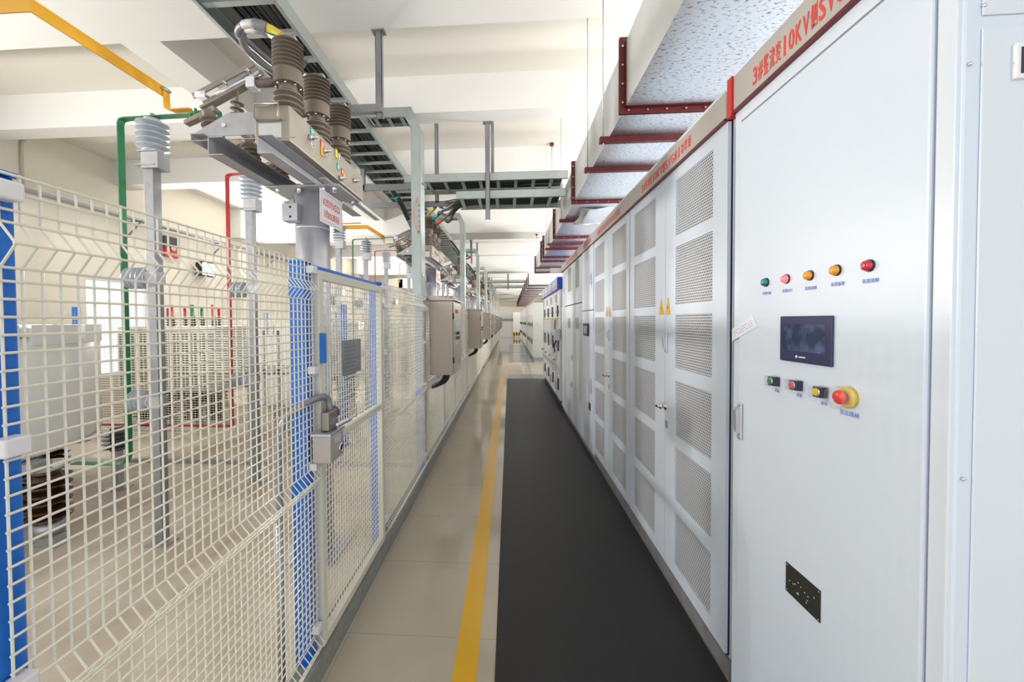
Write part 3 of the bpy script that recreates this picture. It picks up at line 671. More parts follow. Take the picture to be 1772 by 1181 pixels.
for y_, zt in ((10.5, 3.68), (12.52, 4.0), (18.02, 3.68), (22.82, 4.0), (29, ZC)):
    for x_ in (-1.0, -1.18):
        channel('strut_hanger', (x_, y_, 3.35), (0, 0, zt), .05, '%s pair of far strut hangers along the long tray, %s post' % (ORD[k // 2], 'right' if x_ > -1.1 else 'left')); k += 1
channel('strut_hanger', (-.05, 18.25, 2.98), (0, 0, 3.68), .07, 'strut hanger carrying the far pair of crossing trays')

# riser ducts (tray branch turning down to the floor)
def riser(y):
    t = thing('cable_riser', '', 'cable riser', (-.9, y, 0), 'galvanised cable risers along the fence')
    xo, xi, d_ = -.856, -.948, .19
    G(GAL2).box(xi, xo, y, y + .003, .02, 3.44).box(xo - .003, xo, y, y + d_, .02, 3.44).box(xi, xo, y + d_ - .003, y + d_, .02, 3.44).build('vertical_channel', t)
    # mitred elbow
    g = G(GAL2); zt = 3.63; zb = 3.535
    for yy in (y, y + d_ - .003): g.prism([(xi, yy, 3.44), (xo, yy, 3.44), (xo - .085, yy, zt), (xi - .06, yy, zt), (xi - .06, yy, zb)], (0, .003, 0))
    g.prism([(xo, y, 3.44), (xo - .085, y, zt), (xo - .088, y, zt), (xo - .003, y, 3.44)], (0, d_, 0)); g.build('elbow', t)
    g = G(GAL2); g.box(-1.37, xi - .06, y, y + .003, zb, zt); g.box(-1.37, xi - .06, y + d_ - .003, y + d_, zb, zt); g.box(-1.37, xi - .06, y, y + .02, zb, zb + .003)
    for k in range(3): g.box(-1.32 + k * .13, -1.285 + k * .13, y, y + d_, zb, zb + .006)
    g.box(-1.37, xi - .06, y + .01, y + d_ - .01, zb + .03, zb + .034, CABL); g.build('branch_channel', t)
    for z in (.9, 2.0, 2.9): G(CHR).box(xo, xo + .008, y + .05, y + .11, z, z + .025).build('bracket_bolt', t)
    G(mat('orange_bond_wire', (.65, .22, .08), .5)).tube(bez([(xo - .03, y - .004, 2.75), (xo - .06, y - .015, 2.62), (xo - .055, y - .015, 2.5), (xo - .02, y - .004, 2.4)], 5), .004, 5).build('bond_wire', t)
    g = G(GAP)
    for k in range(6): g.box(xo - .012 - .01, xo - .012, y - .001, y, 2.42 + k * .05, 2.43 + k * .05)
    g.build('slot', t)
    return t
r0 = riser(3.85); r0['label'] = 'nearest galvanised cable riser bending down beside the steel control box'
for k in range(1, 9): shift(r0, 3.82 * k, '%s galvanised cable riser along the fence, counting from the camera' % ORD[k])

# ================================================================ FENCE
FX = -.84
BENDS = [(1.72, 1.682, 1.644), (.925, .888, .85), (.195, .158, .12)]
def prof(ztop, zbot):
    P = [(0, ztop)]
    for a, m_, b in BENDS:
        if a < ztop: P += [(0, a), (.03, m_), (0, b)]
    return P + [(0, zbot)]
def xoff(z):
    for a, m_, b in BENDS:
        if b < z < a: return .03 * (1 - abs(z - m_) / ((a - b) / 2))
    return 0
def mesh_panel(u0, u1, label, along='y', c=FX, n=6, ztop=1.805, zbot=.1, r=.0025, pitch=.03, group='wire mesh fence panels', parent=None, flat=False, zr=None, sgn=1):
    g = G(WHT); P = prof(ztop, zbot) if not flat else [(0, ztop), (0, zbot)]
    def pt(u, o, z): return (c + sgn * o, u, z) if along == 'y' else (u, c - o, z)
    k = int(round((u1 - u0) / pitch)); us = [u0 + (u1 - u0) * i / k for i in range(k + 1)]
    for u in us: g.tube([pt(u, o, z) for o, z in P], r, n, smooth=False)
    zs = []; z = ztop - .004
    while z > zbot + .01: zs.append(z); z -= .03
    if not flat:
        zs = [z for z in zs if not any(b - .008 < z < a + .008 for a, m_, b in BENDS)]
        for b3 in BENDS:
            if b3[0] < ztop: zs += list(b3)
    for z in zs:
        o = (xoff(z) if not flat else 0) + r * 1.6
        g.tube([pt(u0 - .006, o, z), pt(u1 + .006, o, z)], r, n, smooth=False)
    if parent is not None: return g.build('wire_mesh', parent)
    org = (c, (u0 + u1) / 2, 0) if along == 'y' else ((u0 + u1) / 2, c, 0)
    return tag(g.build('mesh_fence_panel', org=org), label, 'fence panel', group)
def post(y0, label, clips=True, sides=(1,)):
    t = thing('fence_post', label, 'post', (-.885, y0 + .03, .0), 'blue fence posts')
    G(BLU).box(-.92, -.85, y0, y0 + .06, .02, 1.80).build('shaft', t, bevel=.004)
    G(BLU).box(-.925, -.845, y0 - .003, y0 + .063, 1.80, 1.808).build('cap', t)
    G(BLU).box(-.90, -.86, y0 - .02, y0 + .08, .1, .106).build('foot_plate', t)
    if clips:
        for z in (1.77, 1.345, .935, .23): G(CLIP).box(-.848, -.815, y0 + .01, y0 + .05, z - .016, z + .016).build('clip', t, bevel=.004)
    return t
post(.577, 'blue square fence post nearest the camera at the left edge')
mesh_panel(-.6, .556, 'wire mesh panel behind the nearest blue post, toward the viewer')
mesh_panel(.607, 1.652, 'white wire mesh panel between the nearest post and the gate')
post(1.605, 'wide blue fence post carrying the gate lock')
post(2.556, 'blue fence post on the far side of the mesh gate')
mesh_panel(2.60, 3.90, 'white wire mesh panel just past the gate, before the steel box')
post(3.84, 'blue fence post behind the riser duct')
k = 2
yy = 3.96
FP = 3.95
i = 0
while yy < 29:
    segs = [(yy, yy + 1.05), (yy + 1.1, yy + 2.05), (yy + 2.1, yy + 3.05), (yy + 3.1, yy + 3.88)]
    for j, (a, b) in enumerate(segs):
        if 12.35 < a < 12.9: continue
        i += 1
        mesh_panel(a, b, '%s wire mesh panel of the fence beyond the steel control box' % (ORD[i - 1] if i <= 20 else 'number %d' % i), n=4 if yy < 9 else 3, r=.0026, pitch=.03 if yy < 16 else .045)
        post(b - .005, 'blue post ending the %s fence panel past the steel box' % (ORD[i - 1] if i <= 20 else 'number %d' % i), clips=yy < 9)
    yy += FP
# gate
t = thing('mesh_gate', 'cream framed wire mesh gate between two blue posts', 'gate', (FX, 2.13, .1))
ga, gb, gz0, gz1, gx0, gx1 = 1.673, 2.540, .115, 1.775, -.855, -.82
g = G(GFR); g.box(gx0, gx1, ga, ga + .036, gz0, gz1); g.box(gx0, gx1, gb - .036, gb, gz0, gz1); g.box(gx0, gx1, ga + .036, gb - .036, gz1 - .04, gz1); g.box(gx0, gx1, ga + .036, gb - .036, gz0, gz0 + .04); g.box(gx0, gx1, ga + .036, gb - .036, .985, 1.02)
g.build('frame', t, bevel=.003)
mesh_panel(ga + .05, gb - .05, '', flat=True, ztop=gz1 - .03, zbot=gz0 + .03, parent=t, c=-.838, r=.0021)
G(GFR).box(-.826, -.820, ga + .036, ga + .12, 1.02, 1.2).build('lock_plate', t)
a_ = at(592, 590, X=-.82); b_ = at(625, 655, X=-.82)
pl = G(mat('tin_notice', (.30, .31, .31), .3, .7, var=(12, .3))).box(-.824, -.820, a_[1] + .0, b_[1], at(592, 652, X=-.82)[2], a_[2]).build('notice_plate', t)
g = G(mat('faint_print', (.18, .20, .26), .5))
for k in range(9): g.box(-.8199, -.8193, a_[1] + .02, b_[1] - .05 - .02 * (k % 3), a_[2] - .04 - k * .02, a_[2] - .034 - k * .02)
g.build('printed_lines', pl)
for z in (.5, 1.62): G(GFR).cyl((-.835, gb + .005, z - .04), (-.835, gb + .005, z + .04), .009).build('hinge', t)
G(BLU).box(-.819, -.800, ga - .004, ga + .018, 1.37, 1.50).build('blue_stop', t); G(GFR).box(-.819, -.80, ga + .03, ga + .055, 1.37, 1.50).build('latch_keeper', t)
tag(G(BLU).box(-.9, -.856, 1.667, 2.555, 1.785, 1.80).build('gate_header', org=(-.87, 2.1, 1.79)), 'thin blue header bar above the mesh gate', 'bar')
# gate lock
t = thing('gate_lock', 'grey metal gate lock with dangling key on the blue post', 'lock', (-.80, 1.68, 1.0))
c = at(541, 753, X=-.78)
G(mat('lock_case', (.50, .46, .44), .4, .4)).box(-.825, -.745, 1.60, 1.735, .955, 1.07).build('case', t, bevel=.008)
G(SILV).box(-.83, -.742, 1.595, 1.74, 1.07, 1.082).build('lid', t, bevel=.002)
G(mat('lock_body', (.33, .30, .26), .35, .8)).box(-.80, -.765, 1.63, 1.72, 1.084, 1.165).build('bolt_body', t, bevel=.006)
G(CHR).lathe((-.745, 1.70, .995), (1, 0, 0), [(0, .022), (.006, .022), (.006, .014), (.002, .012)], 20, ).build('key_escutcheon', t)
G(BLK).lathe((-.7445, 1.70, .995), (1, 0, 0), [(0, .011), (.004, .011)], 14).build('keyhole', t)
G(GINS).box(-.7452, -.744, 1.64, 1.70, 1.03, 1.06).build('label_plate', t)
G(CHR).tube(bez([(-.76, 1.68, 1.095), (-.745, 1.72, 1.10), (-.73, 1.79, 1.105), (-.73, 1.84, 1.115)], 4), [.011] * 8 + [.004] * 5, 8).build('key', t)
G(mat('violet_magnet', (.05, .05, .2), .3)).lathe((-.80, 1.725, 1.14), (0, 1, 0), [(0, .03), (.03, .03), (.035, .02)], 16).build('magnet_head', t)
t = thing('flexible_conduit', 'grey flexible conduit looping from the gate lock down behind the mesh', 'conduit', (-.95, 1.6, 0))
P = bez([(-.79, 1.70, 1.16), (-.80, 1.69, 1.215), (-.82, 1.63, 1.225), (-.86, 1.575, 1.20), (-.91, 1.545, 1.15), (-.93, 1.535, 1.05), (-.93, 1.535, .85), (-.93, 1.535, .72)], 10)
G(mat('conduit_grey', (.25, .26, .30), .4, .3)).tube(P, [.0155 if k % 2 else .013 for k in range(len(P))], 10).build('hose', t)
G(GAL).cyl((-.93, 1.535, .0), (-.93, 1.535, .74), .015).build('rigid_pipe', t)
# partitions across the bays
for k, yp in enumerate((4.77, 8.72, 12.67, 16.6, 20.6)):
    lab = ('wire mesh partition across the fenced area, %s from the camera' % ORD[k])
    mesh_panel(-6.9, -.97, lab, along='x', c=yp, n=3, ztop=1.69, zbot=.08, r=.0024 if k < 2 else .003, pitch=.04 if k < 1 else .06, group='bay partitions')
    for xx in ((-5.6, -2.05) if k == 0 else (-5.55, -3.9, -2.07)):
        t = thing('fence_post', 'blue post of the %s bay partition, %s' % (ORD[k], 'near the left wall' if xx < -5 else 'middle one' if xx < -3 else 'toward the aisle'), 'post', (xx, yp, 0), 'bay partition posts')
        G(BLU).box(xx - .03, xx + .03, yp + .01, yp + .07, .01, 1.76).build('shaft', t); G(CONC).box(xx - .07, xx + .07, yp - .03, yp + .11, 0, .01).build('foot_plate', t)

# ================================================================ CONTROL BOXES on the fence
def ctrl_box(y):
    t = thing('control_box', '', 'control box', (-.7, y, 1.0), 'stainless control boxes')
    G(STN).box(-.812, -.572, y, y + .64, 1.0, 1.755).build('body', t, bevel=.004)
    G(STN).prism([(-.85, y - .03, 1.757), (-.535, y - .03, 1.757), (-.535, y - .03, 1.768), (-.78, y - .03, 1.81), (-.85, y - .03, 1.768)], (0, .70, 0)).build('roof', t)
    d = G(STN).box(-.572, -.562, y + .02, y + .62, 1.02, 1.735).build('door', t, bevel=.002)
    G(mat('instrument_plate', (.62, .66, .68), .3, .3)).box(-.5615, -.559, y + .14, y + .44, 1.3, 1.55).build('instrument_plate', d)
    for k, (yy, zz, m_) in enumerate(((.2, 1.42, BLK), (.3, 1.42, BLK), (.2, 1.37, RED), (.3, 1.37, BLK))):
        G(m_).lathe((-.559, y + yy, zz), (1, 0, 0), [(0, .018), (.012, .018), (.02, .010)], 12).build('knob', d)
    G(TXT).box(-.5615, -.5605, y + .12, y + .34, 1.63, 1.67).build('red_label', d)
    for z in (1.15, 1.6): G(BLK).cyl((-.565, y + .012, z - .03), (-.565, y + .012, z + .03), .006).build('hinge', t)
    for dx in (0, .035): G(CABL).tube(bez([(-.66 - dx, y + .2, 1.0), (-.66 - dx, y + .2, .955), (-.70 - dx, y + .22, .90), (-.78 - dx / 2, y + .24, .86), (-.84, y + .25, .84)], 6), .022, 10).build('conduit', t)
    G(ZINC).box(-.835, -.812, y + .1, y + .54, 1.1, 1.14).build('mounting_bar', t); G(ZINC).box(-.835, -.812, y + .1, y + .54, 1.6, 1.64).build('mounting_bar', t)
    return t
b0 = ctrl_box(4.0); b0['label'] = 'nearest stainless control box on the mesh fence, brightly polished'
for k in range(1, 8): shift(b0, 3.84 * k, '%s stainless control box along the fence, counting from the camera' % ORD[k])

# ================================================================ INSULATOR POSTS + BUSBARS
def sheds(n, h, r0, r1, cap=.015):
    P = [(0, r0 * 1.1), (cap, r0 * 1.1), (cap, r0)]; s_ = (h - 2 * cap) / n
    for k in range(n): z = cap + k * s_; P += [(z + s_ * .05, r0), (z + s_ * .42, r1), (z + s_ * .55, r1 * .985), (z + s_ * .62, r0 * 1.02), (z + s_ * .95, r0)]
    return P + [(h - cap, r0), (h - cap, r0 * .9), (h, r0 * .9)]
SPX = -2.44
def ins_post(y, label=''):
    t = thing('insulator_post', label, 'post', (SPX, y, 0), 'grey posts with insulators')
    G(GAL).box(SPX - .045, SPX + .025, y - .032, y + .032, .01, 2.62).build('shaft', t, bevel=.003)
    G(ZINC).box(SPX - .08, SPX + .07, y - .06, y + .06, 0, .01).build('foot_plate', t)
    G(ZINC).box(SPX - .045, SPX + .075, y - .05, y + .05, 2.6, 2.71).build('head_bracket', t); G(ZINC).box(SPX - .09, SPX + .05, y - .055, y + .055, 2.62, 2.626).build('head_plate', t); G(ZINC).box(SPX - .07, SPX + .07, y - .055, y + .055, 2.712, 2.72).build('head_plate', t)
    G(GINS).lathe((SPX, y, 2.72), (0, 0, 1), sheds(5, .225, .055, .095), 32, None, False).build('insulator', t)
    G(GINS).lathe((SPX - .055, y, 1.86), (-1, 0, 0), sheds(4, .165, .04, .075), 24, None, False).build('insulator', t)
    G(GINS).lathe((SPX - .055, y, 1.0), (-1, 0, 0), sheds(4, .165, .04, .075), 24, None, False).build('insulator', t)
    for z in (1.0, 1.86): G(ZINC).box(SPX - .056, SPX + .035, y - .038, y + .038, z - .04, z + .04).build('side_plate', t)
    return t
py_ = [(2.613, 'green'), (3.655, 'red'), (5.62, 'yellow'), (6.70, 'green'), (7.83, 'red')]
yb = 9.62
for k in range(4): py_ += [(yb, 'yellow'), (yb + 1.05, 'green'), (yb + 2.1, 'red')]; yb += 4.0
ip = ins_post(py_[0][0], 'nearest galvanised post with grey insulators carrying a green busbar')
for k, (y, c_) in enumerate(py_):
    if k: shift(ip, y - py_[0][0], '%s galvanised insulator post from the camera, carrying a %s busbar' % (ORD[k], c_))
BM = {'green': GRN, 'red': REDB, 'yellow': YEL}
BXV = SPX - .235
for k, (y, c_) in enumerate(py_):
    m_ = BM[c_]
    P = [(-2.12, y, 2.965), (SPX - .19, y, 2.958), (SPX - .225, y, 2.95), (BXV, y, 2.925), (BXV, y, .62), (BXV - .02, y, .57), (BXV - .05, y, .555), (BXV - .42, y, .555)]
    if c_ == 'yellow': P = P[:4] + [(BXV, y, 2.5)]
    lab = 'flat %s busbar bent over the %s insulator post' % (c_, ORD[k]) if k else 'flat green busbar dropping down beside the nearest insulator post'
    if c_ == 'red': P = P[:4] + [(BXV, y, .55)]
    t = thing('busbar', lab, 'busbar', (BXV, y, 1.5), 'flat busbars')
    G(m_).strap(P, (0, 1, 0), .05, .007).build('bar', t)
    if c_ == 'green':
        G(GRN).strap([(-2.16, y, 2.972), (-2.04, y, 2.985), (-1.96, y, 2.985), (-1.945, y, 2.86), (-1.86, y - .04, 2.83)], (0, 1, 0), .045, .007).build('jumper', t)
        for dx in (.0, .035): G(GRN).cyl((-2.15 + dx, y - .015, 2.945), (-2.15 + dx, y - .015, 3.0), .009, n=6).build('bolt', t)
    elif c_ == 'red': G(REDB).strap([(-2.14, y, 2.968), (-2.0, y - .08, 2.96), (-1.8, y - .25, 2.86)], (0, 1, 0), .045, .007).build('jumper', t)
    G(SILV).cyl((SPX, y, 2.94), (SPX, y, 2.985), .016, n=6).build('bolt', t)
    if c_ == 'red': G(REDB).box(BXV - 1.5, BXV + .004, y - .006, y + .006, .54, .555).build('branch_bar', t)
t = thing('support_insulator', 'short dark ribbed insulator on a stub post beside the green busbar', 'insulator', (-3.3, 3.3, 0))
sc_ = at(205, 845, Z=0)
G(ZINC).box(sc_[0] - .03, sc_[0] + .03, sc_[1] - .03, sc_[1] + .03, .01, .36).build('stub_post', t); G(ZINC).box(sc_[0] - .09, sc_[0] + .09, sc_[1] - .07, sc_[1] + .07, 0, .012).build('foot_plate', t)
G(mat('dark_insulator', (.12, .14, .14), .25)).lathe((sc_[0], sc_[1], .36), (0, 0, 1), sheds(5, .22, .05, .11), 24, None, False).build('insulator', t)
shift(ip, 1.6 - 2.613, 'galvanised insulator post closest to the camera, carrying the slanting yellow busbar')
def yellow_bar(dy, label):
    t = thing('busbar', label, 'busbar', (-2.2, 2.1 + dy, 3.0), 'flat busbars')
    def A(px, py, Y): c = at(px, py, Y=Y); return (c[0], c[1] + dy, c[2])
    p0 = (SPX, 1.6 + dy, A(52, 8, 1.60)[2]); p1 = A(52, 8, 1.60); p2 = A(285, 160, 2.23)
    G(YEL).strap([p0, p1, p2], (0, 0, 1), .06, .007).build('bar', t)
    q = [A(287, 152, 2.23), A(289, 188, 2.23), A(300, 192, 2.23), A(330, 190, 2.23)]
    G(YEL).strap(q, (0, 1, 0), .042, .007).build('jumper', t)
    for d_ in (0, .03): G(ZINC).cyl((p2[0] + d_ - .015, p2[1] - .03, p2[2] + .01), (p2[0] + d_ - .015, p2[1] + .02, p2[2] + .01), .010, n=6).build('bolt', t)
yellow_bar(0, 'long flat yellow busbar slanting in from the upper left')
for k in range(1, 5): yellow_bar(4.04 * k if k == 1 else 4.0 * k, 'slanting yellow busbar feeding the %s breaker from the camera' % ORD[k])

# ================================================================ POLE + BREAKER
BX = -1.255; BY = [2.23, 2.575, 2.92]
def steel_pole():
    t = thing('steel_pole', '', 'pole', (-1.31, 2.6, 0), 'round steel poles carrying breakers')
    G(POLE).lathe((-1.31, 2.6, .015), (0, 0, 1), [(0, .107), (2.385, .107)], 32).build('shaft', t)
    G(POLE).lathe((-1.31, 2.6, 2.16), (0, 0, 1), [(0, .1075), (.0, .1095), (.012, .1095), (.012, .1075)], 32).build('collar', t)
    G(ZINC).box(-1.5, -1.12, 2.41, 2.79, 0, .015).build('base_plate', t)
    for k in range(4): G(ZINC).prism([(-1.31 + .1 * math.cos(k * 1.5708), 2.6 + .1 * math.sin(k * 1.5708), .015), (-1.31 + .18 * math.cos(k * 1.5708), 2.6 + .18 * math.sin(k * 1.5708), .015), (-1.31 + .1 * math.cos(k * 1.5708), 2.6 + .1 * math.sin(k * 1.5708), .15)], (.006 * abs(math.sin(k * 1.5708)) + .001, .006 * abs(math.cos(k * 1.5708)) + .001, 0)).build('gusset', t)
    G(ZINC).box(-1.53, -1.06, 2.44, 2.80, 2.400, 2.413).build('top_plate', t)
    for xx in (-1.47, -1.33, -1.17, -1.1):
        for yy in (2.47, 2.76): G(CHR).cyl((xx, yy, 2.37), (xx, yy, 2.425), .013, n=6).build('bolt', t)
    G(ZINC).box(-1.43, -1.33, 2.44, 2.52, 2.19, 2.30).build('mounting_block', t, bevel=.002)
    for z in (2.215, 2.275): G(GAP).lathe((-1.375, 2.439, z), (0, 1, 0), [(0, .008), (.002, .008)], 10).build('bolt_hole', t)
    G(ZINC).prism([(-1.41, 2.55, 2.36), (-1.48, 2.53, 2.335), (-1.41, 2.55, 2.33)], (0, .02, 0)).build('lug', t)
    ring = [(-1.46 + .0 * math.sin(a), 2.54 + .015 * math.sin(a), 2.30 + .028 * math.cos(a)) for a in [k * math.pi / 6 for k in range(13)]]
    G(CHR).tube(ring, .0025, 5).build('ring', t)
    G(ZINC).box(-1.205, -1.15, 2.7, 2.705, 2.17, 2.30).build('sign_bracket', t)
    return t
p0 = steel_pole(); p0['label'] = 'nearest thick round galvanised pole carrying a breaker'
def breaker():
    t = thing('circuit_breaker', '', 'circuit breaker', (BX, 2.575, 2.6), 'vacuum circuit breakers on poles')
    y0, y1 = 2.06, 3.12
    G(CHP).box(-1.35, -1.155, y0, y1, 2.545, 2.735).build('mechanism_box', t, bevel=.008)
    g = G(mat('nameplate_alu', (.60, .60, .58), .35, .5)); g.box(-1.325, -1.2, y0 - .003, y0, 2.56, 2.64); g.build('end_nameplate', t)
    fr = [(-1.33, y0 - .004, 2.655), (-1.33, y0 - .03, 2.66), (-1.33, y0 - .03, 2.73), (-1.20, y0 - .03, 2.73), (-1.20, y0 - .03, 2.66), (-1.20, y0 - .004, 2.655), (-1.33, y0 - .004, 2.655)]
    G(CHP).tube(fr, .006, 6).build('lifting_handle', t)
    for y in BY:
        gc = G(BRN).lathe((BX, y, 2.735), (0, 0, 1), [(0, .078), (.02, .078), (.025, .055)] + sum([[(.03 + k * .032, .056), (.04 + k * .032, .078), (.046 + k * .032, .078), (.058 + k * .032, .056)] for k in range(4)], []) + [(.165, .05), (.195, .05), (.195, .078), (.275, .078), (.278, .066)]
                            + sum([[(.282 + k * .0225, .064), (.290 + k * .0225, .083), (.294 + k * .0225, .083), (.302 + k * .0225, .064)] for k in range(7)], []) + [(.445, .062), (.455, .05), (.456, .01)], 32, None, False)
        for k in range(8): a = k * math.pi / 4 + .3; gc.cyl((BX + .064 * math.cos(a), y + .064 * math.sin(a), 2.918), (BX + .064 * math.cos(a), y + .064 * math.sin(a), 2.93), .007, n=6, m=CHR)
        col_ = gc.build('insulator_column', t)
        g = G(CHR); g.box(BX - .035, BX + .05, y - .02, y + .02, 3.19, 3.205); g.prism([(BX - .035, y - .02, 3.19), (BX - .035, y - .02, 3.205), (BX - .13, y - .02, 3.245), (BX - .13, y - .02, 3.23)], (0, .04, 0)); g.build('terminal', col_)
        arm = G(BRN).cyl((BX - .06, y, 2.96), (BX - .22, y, 2.955), .024).build('contact_arm', t)
        G(PAPER).box(BX - .235, BX - .185, y - .03, y + .03, 2.925, 2.98).build('clamp', arm)
        a = Vector((BX - .17, y, 3.03)); b = Vector((BX - .535, y, 2.865)); nrm = Vector((.41, 0, -.91)).normalized()
        bl = G(CHP)
        for dy in (-.045, .035): bl.prism([a + Vector((0, dy, 0)), b + Vector((0, dy, 0)), b + Vector((0, dy, 0)) + nrm * -.028, a + Vector((0, dy, 0)) + nrm * -.028], (0, .01, 0))
        bl = bl.build('isolator_blade', t)
        G(CHP).strap([a + nrm * .05 + Vector((-.02, 0, 0)), b + nrm * .045], (0, 1, 0), .05, .012).build('blade_bar', bl)
        G(SILV).cyl(a + nrm * .01, a.lerp(b, .72) + nrm * .008, .017).build('contact_rod', bl)
        G(PAPER).box(b.x + .01, b.x + .07, y - .05, y - .046, b.z - .0, b.z + .035).build('white_mark', bl)
        for s_ in (.12, .5, .85): q = a.lerp(b, s_); G(CHR).cyl(q + Vector((0, -.055, 0)), q + Vector((0, .055, 0)), .008, n=6).build('pivot_bolt', bl)
        G(CHP).prism([(BX - .44, y - .02, 2.835), (BX - .62, y - .02, 2.755), (BX - .615, y - .02, 2.735), (BX - .43, y - .02, 2.805)], (0, .04, 0)).build('line_terminal', t)
        G(BRN).lathe((BX - .445, y, 2.645), (-.22, 0, 1), [(0, .05)] + sum([[(.012 + k * .03, .036), (.022 + k * .03, .054), (.028 + k * .03, .054), (.038 + k * .03, .036)] for k in range(4)], []) + [(.14, .032), (.165, .036)], 20, None, False).build('support_insulator', t)
        G(BRN).lathe((BX - .315, y, 2.70), (.05, 0, 1), sum([[(.0 + k * .033, .014), (.012 + k * .033, .015), (.013 + k * .033, .036), (.017 + k * .033, .036), (.018 + k * .033, .015)] for k in range(5)], []) + [(.17, .006), (.23, .006)], 16, None, False).build('pull_rod', t)
    for y in (y0 + .03, y1 - .03):
        G(ZINC).prism([(-1.35, y, 2.72), (-1.52, y, 2.72), (-1.70, y, 2.625), (-1.695, y, 2.60), (-1.35, y, 2.60)], (0, .006, 0)).build('side_bracket', t)
        G(CHR).lathe((-1.54, y - .008, 2.655), (0, 1, 0), [(0, .012), (.008, .012)], 12).build('bracket_bolt', t)
    g = G(ZINC); g.box(-1.71, -1.64, y0, y1 + .15, 2.60, 2.605); g.box(-1.71, -1.705, y0, y1 + .15, 2.565, 2.605); g.build('rear_channel', t)
    for xx in (-1.50, -1.235):
        g = G(ZINC); g.box(xx - .05, xx - .045, 1.98, 3.22, 2.45, 2.545); g.box(xx - .05, xx + .03, 1.98, 3.22, 2.45, 2.455); g.box(xx - .05, xx + .03, 1.98, 3.22, 2.54, 2.545); g.build('base_channel', t)
    g = G(ZINC); g.box(-1.73, -1.1, 2.02, 2.026, 2.545, 2.548); g.box(-1.14, -1.10, 2.35, 3.35, 2.448, 2.455); g.build('base_channel', t)
    xs = -1.1545
    for px, py, m_, tx in ((540, 218, TEAL, '分'), (557, 240, RED, '合'), (585, 280, TEAL, '分'), (592.5, 289, RED, '合')):
        c = at(px, py, X=xs); tg_ = G(m_).box(xs, xs + .003, c[1] - .022, c[1] + .022, c[2] - .022, c[2] + .022).build('position_tag', t)
        text(tx, (xs + .0036, c[1] - .016, c[2] - .012), (0, 1, 0), (0, 0, 1), .032, PAPER, 'tag_letter', tg_)
    for px, py, m_ in ((556, 250, YEL), (594, 296, YEL), (581, 255, YB)): c = at(px, py, X=xs); G(m_).box(xs, xs + .006, c[1] - .012, c[1] + .012, c[2] - .035, c[2] + .02).build('pointer', t)
    for px, py in ((536, 228), (560, 252), (588, 300), (612, 305)):
        c = at(px, py, X=xs); G(CHR).lathe((xs, c[1], c[2]), (1, 0, 0), [(0, .018), (.02, .018), (.025, .008), (.05, .007)], 12).build('shaft_end', t)
    for px, py in ((541, 240), (567, 258), (588, 262)):
        c = at(px, py, X=xs + .02); rg = [(c[0], c[1] + .016 * math.cos(a), c[2] + .022 * math.sin(a)) for a in [k * math.pi / 6 for k in range(13)]]; G(CHR).tube(rg, .003, 5).build('pull_ring', t)
    return t
br0 = breaker(); br0.location.z -= .035; br0['label'] = 'nearest pole-mounted breaker with three brown ribbed insulators'
for k in range(1, 7):
    dy = 3.92 * k
    shift(p0, dy, '%s round galvanised breaker pole, counting from the camera' % ORD[k]); shift(br0, dy, '%s pole-mounted breaker along the row, counting from the camera' % ORD[k])
def sign(dy, label):
    t = thing('notice_sign', label, 'sign', (-1.15, 2.54 + dy, 2.27), 'white notice signs on the poles')
    xs = -1.15; ya, yb_ = 2.38 + dy, 2.70 + dy; za, zb_ = 2.168, 2.372
    G(PAPER).box(xs - .003, xs, ya, yb_, za, zb_).build('board', t)
    g = G(TXT)
    for q in ((ya + .012, yb_ - .012, zb_ - .016, zb_ - .0145), (ya + .012, yb_ - .012, za + .0145, za + .016), (ya + .012, ya + .0135, za + .015, zb_ - .015), (yb_ - .0135, yb_ - .012, za + .015, zb_ - .015)): g.box(xs, xs + .0006, *q)
    g.build('border_line', t)
    cells('#3整流变#5滤波', (xs + .0006, ya + .035, za + .11), (0, 1, 0), (0, 0, 1), .0275, .05, TXT, 'lettering', t, .8)
    cells('治理803断路器', (xs + .0006, ya + .045, za + .038), (0, 1, 0), (0, 0, 1), .0285, .048, TXT, 'lettering', t, .8)
sign(0, 'white sign with red Chinese lettering on the nearest pole')
sign(3.92, 'white sign with red lettering on the second pole')
# cables to breaker 1
def cable(pts, r, label, boots=(), group='flexible cables to the breakers', m_=CABG):
    t = thing('flexible_cable', label, 'cable', tuple(pts[0]), group)
    P = bez(pts, 8); n = len(P); cuts = [0] + [int(b[0] * (n - 1)) for b in boots] + [n - 1]; mats_ = [m_] + [b[1] for b in boots]; rs = [r] + [b[2] for b in boots]
    for i in range(len(mats_)):
        seg = P[cuts[i]:cuts[i + 1] + 1]
        if len(seg) > 1: G(mats_[i]).tube(seg, [rs[i] * (1.12 if (i and k % 2) else 1) for k in range(len(seg))], 10).build('sheath' if i == 0 else 'boot', t)
def A3(px, py, Y): return Vector(at(px, py, Y=Y))
for off, l in ((0, 'upper'), (1, 'lower')):
    dx, dz = off * .02, -off * .045
    pts = [A3(505, 135 + off * 6, 2.75), A3(460, 100 + off * 14, 2.55), A3(428, 72 + off * 16, 2.36), A3(413, 60 + off * 4, 2.27), A3(416, 47, 2.23), A3(432, 41 + off * 3, 2.2), A3(452, 44 + off * 3, 2.2), A3(470, 52, 2.22), A3(486, 62, 2.23)]
    cable([p + Vector((0, off * .03, 0)) for p in pts], .02, 'thick grey cable, %s of the pair looping to the first breaker top' % l, ((.56, mat('pale_tape', (.62, .60, .58), .35), .021), (.68, CABG, .026), (.82, YB, .023)))
cable([Vector((-1.5, 2.9, 3.47)), Vector((-1.46, 2.75, 3.33)), Vector((-1.40, 2.62, 3.26)), Vector((BX - .12, 2.575, 3.235))], .016, 'short cable from the long tray to the middle breaker insulator', ((.6, GRN, .018),))
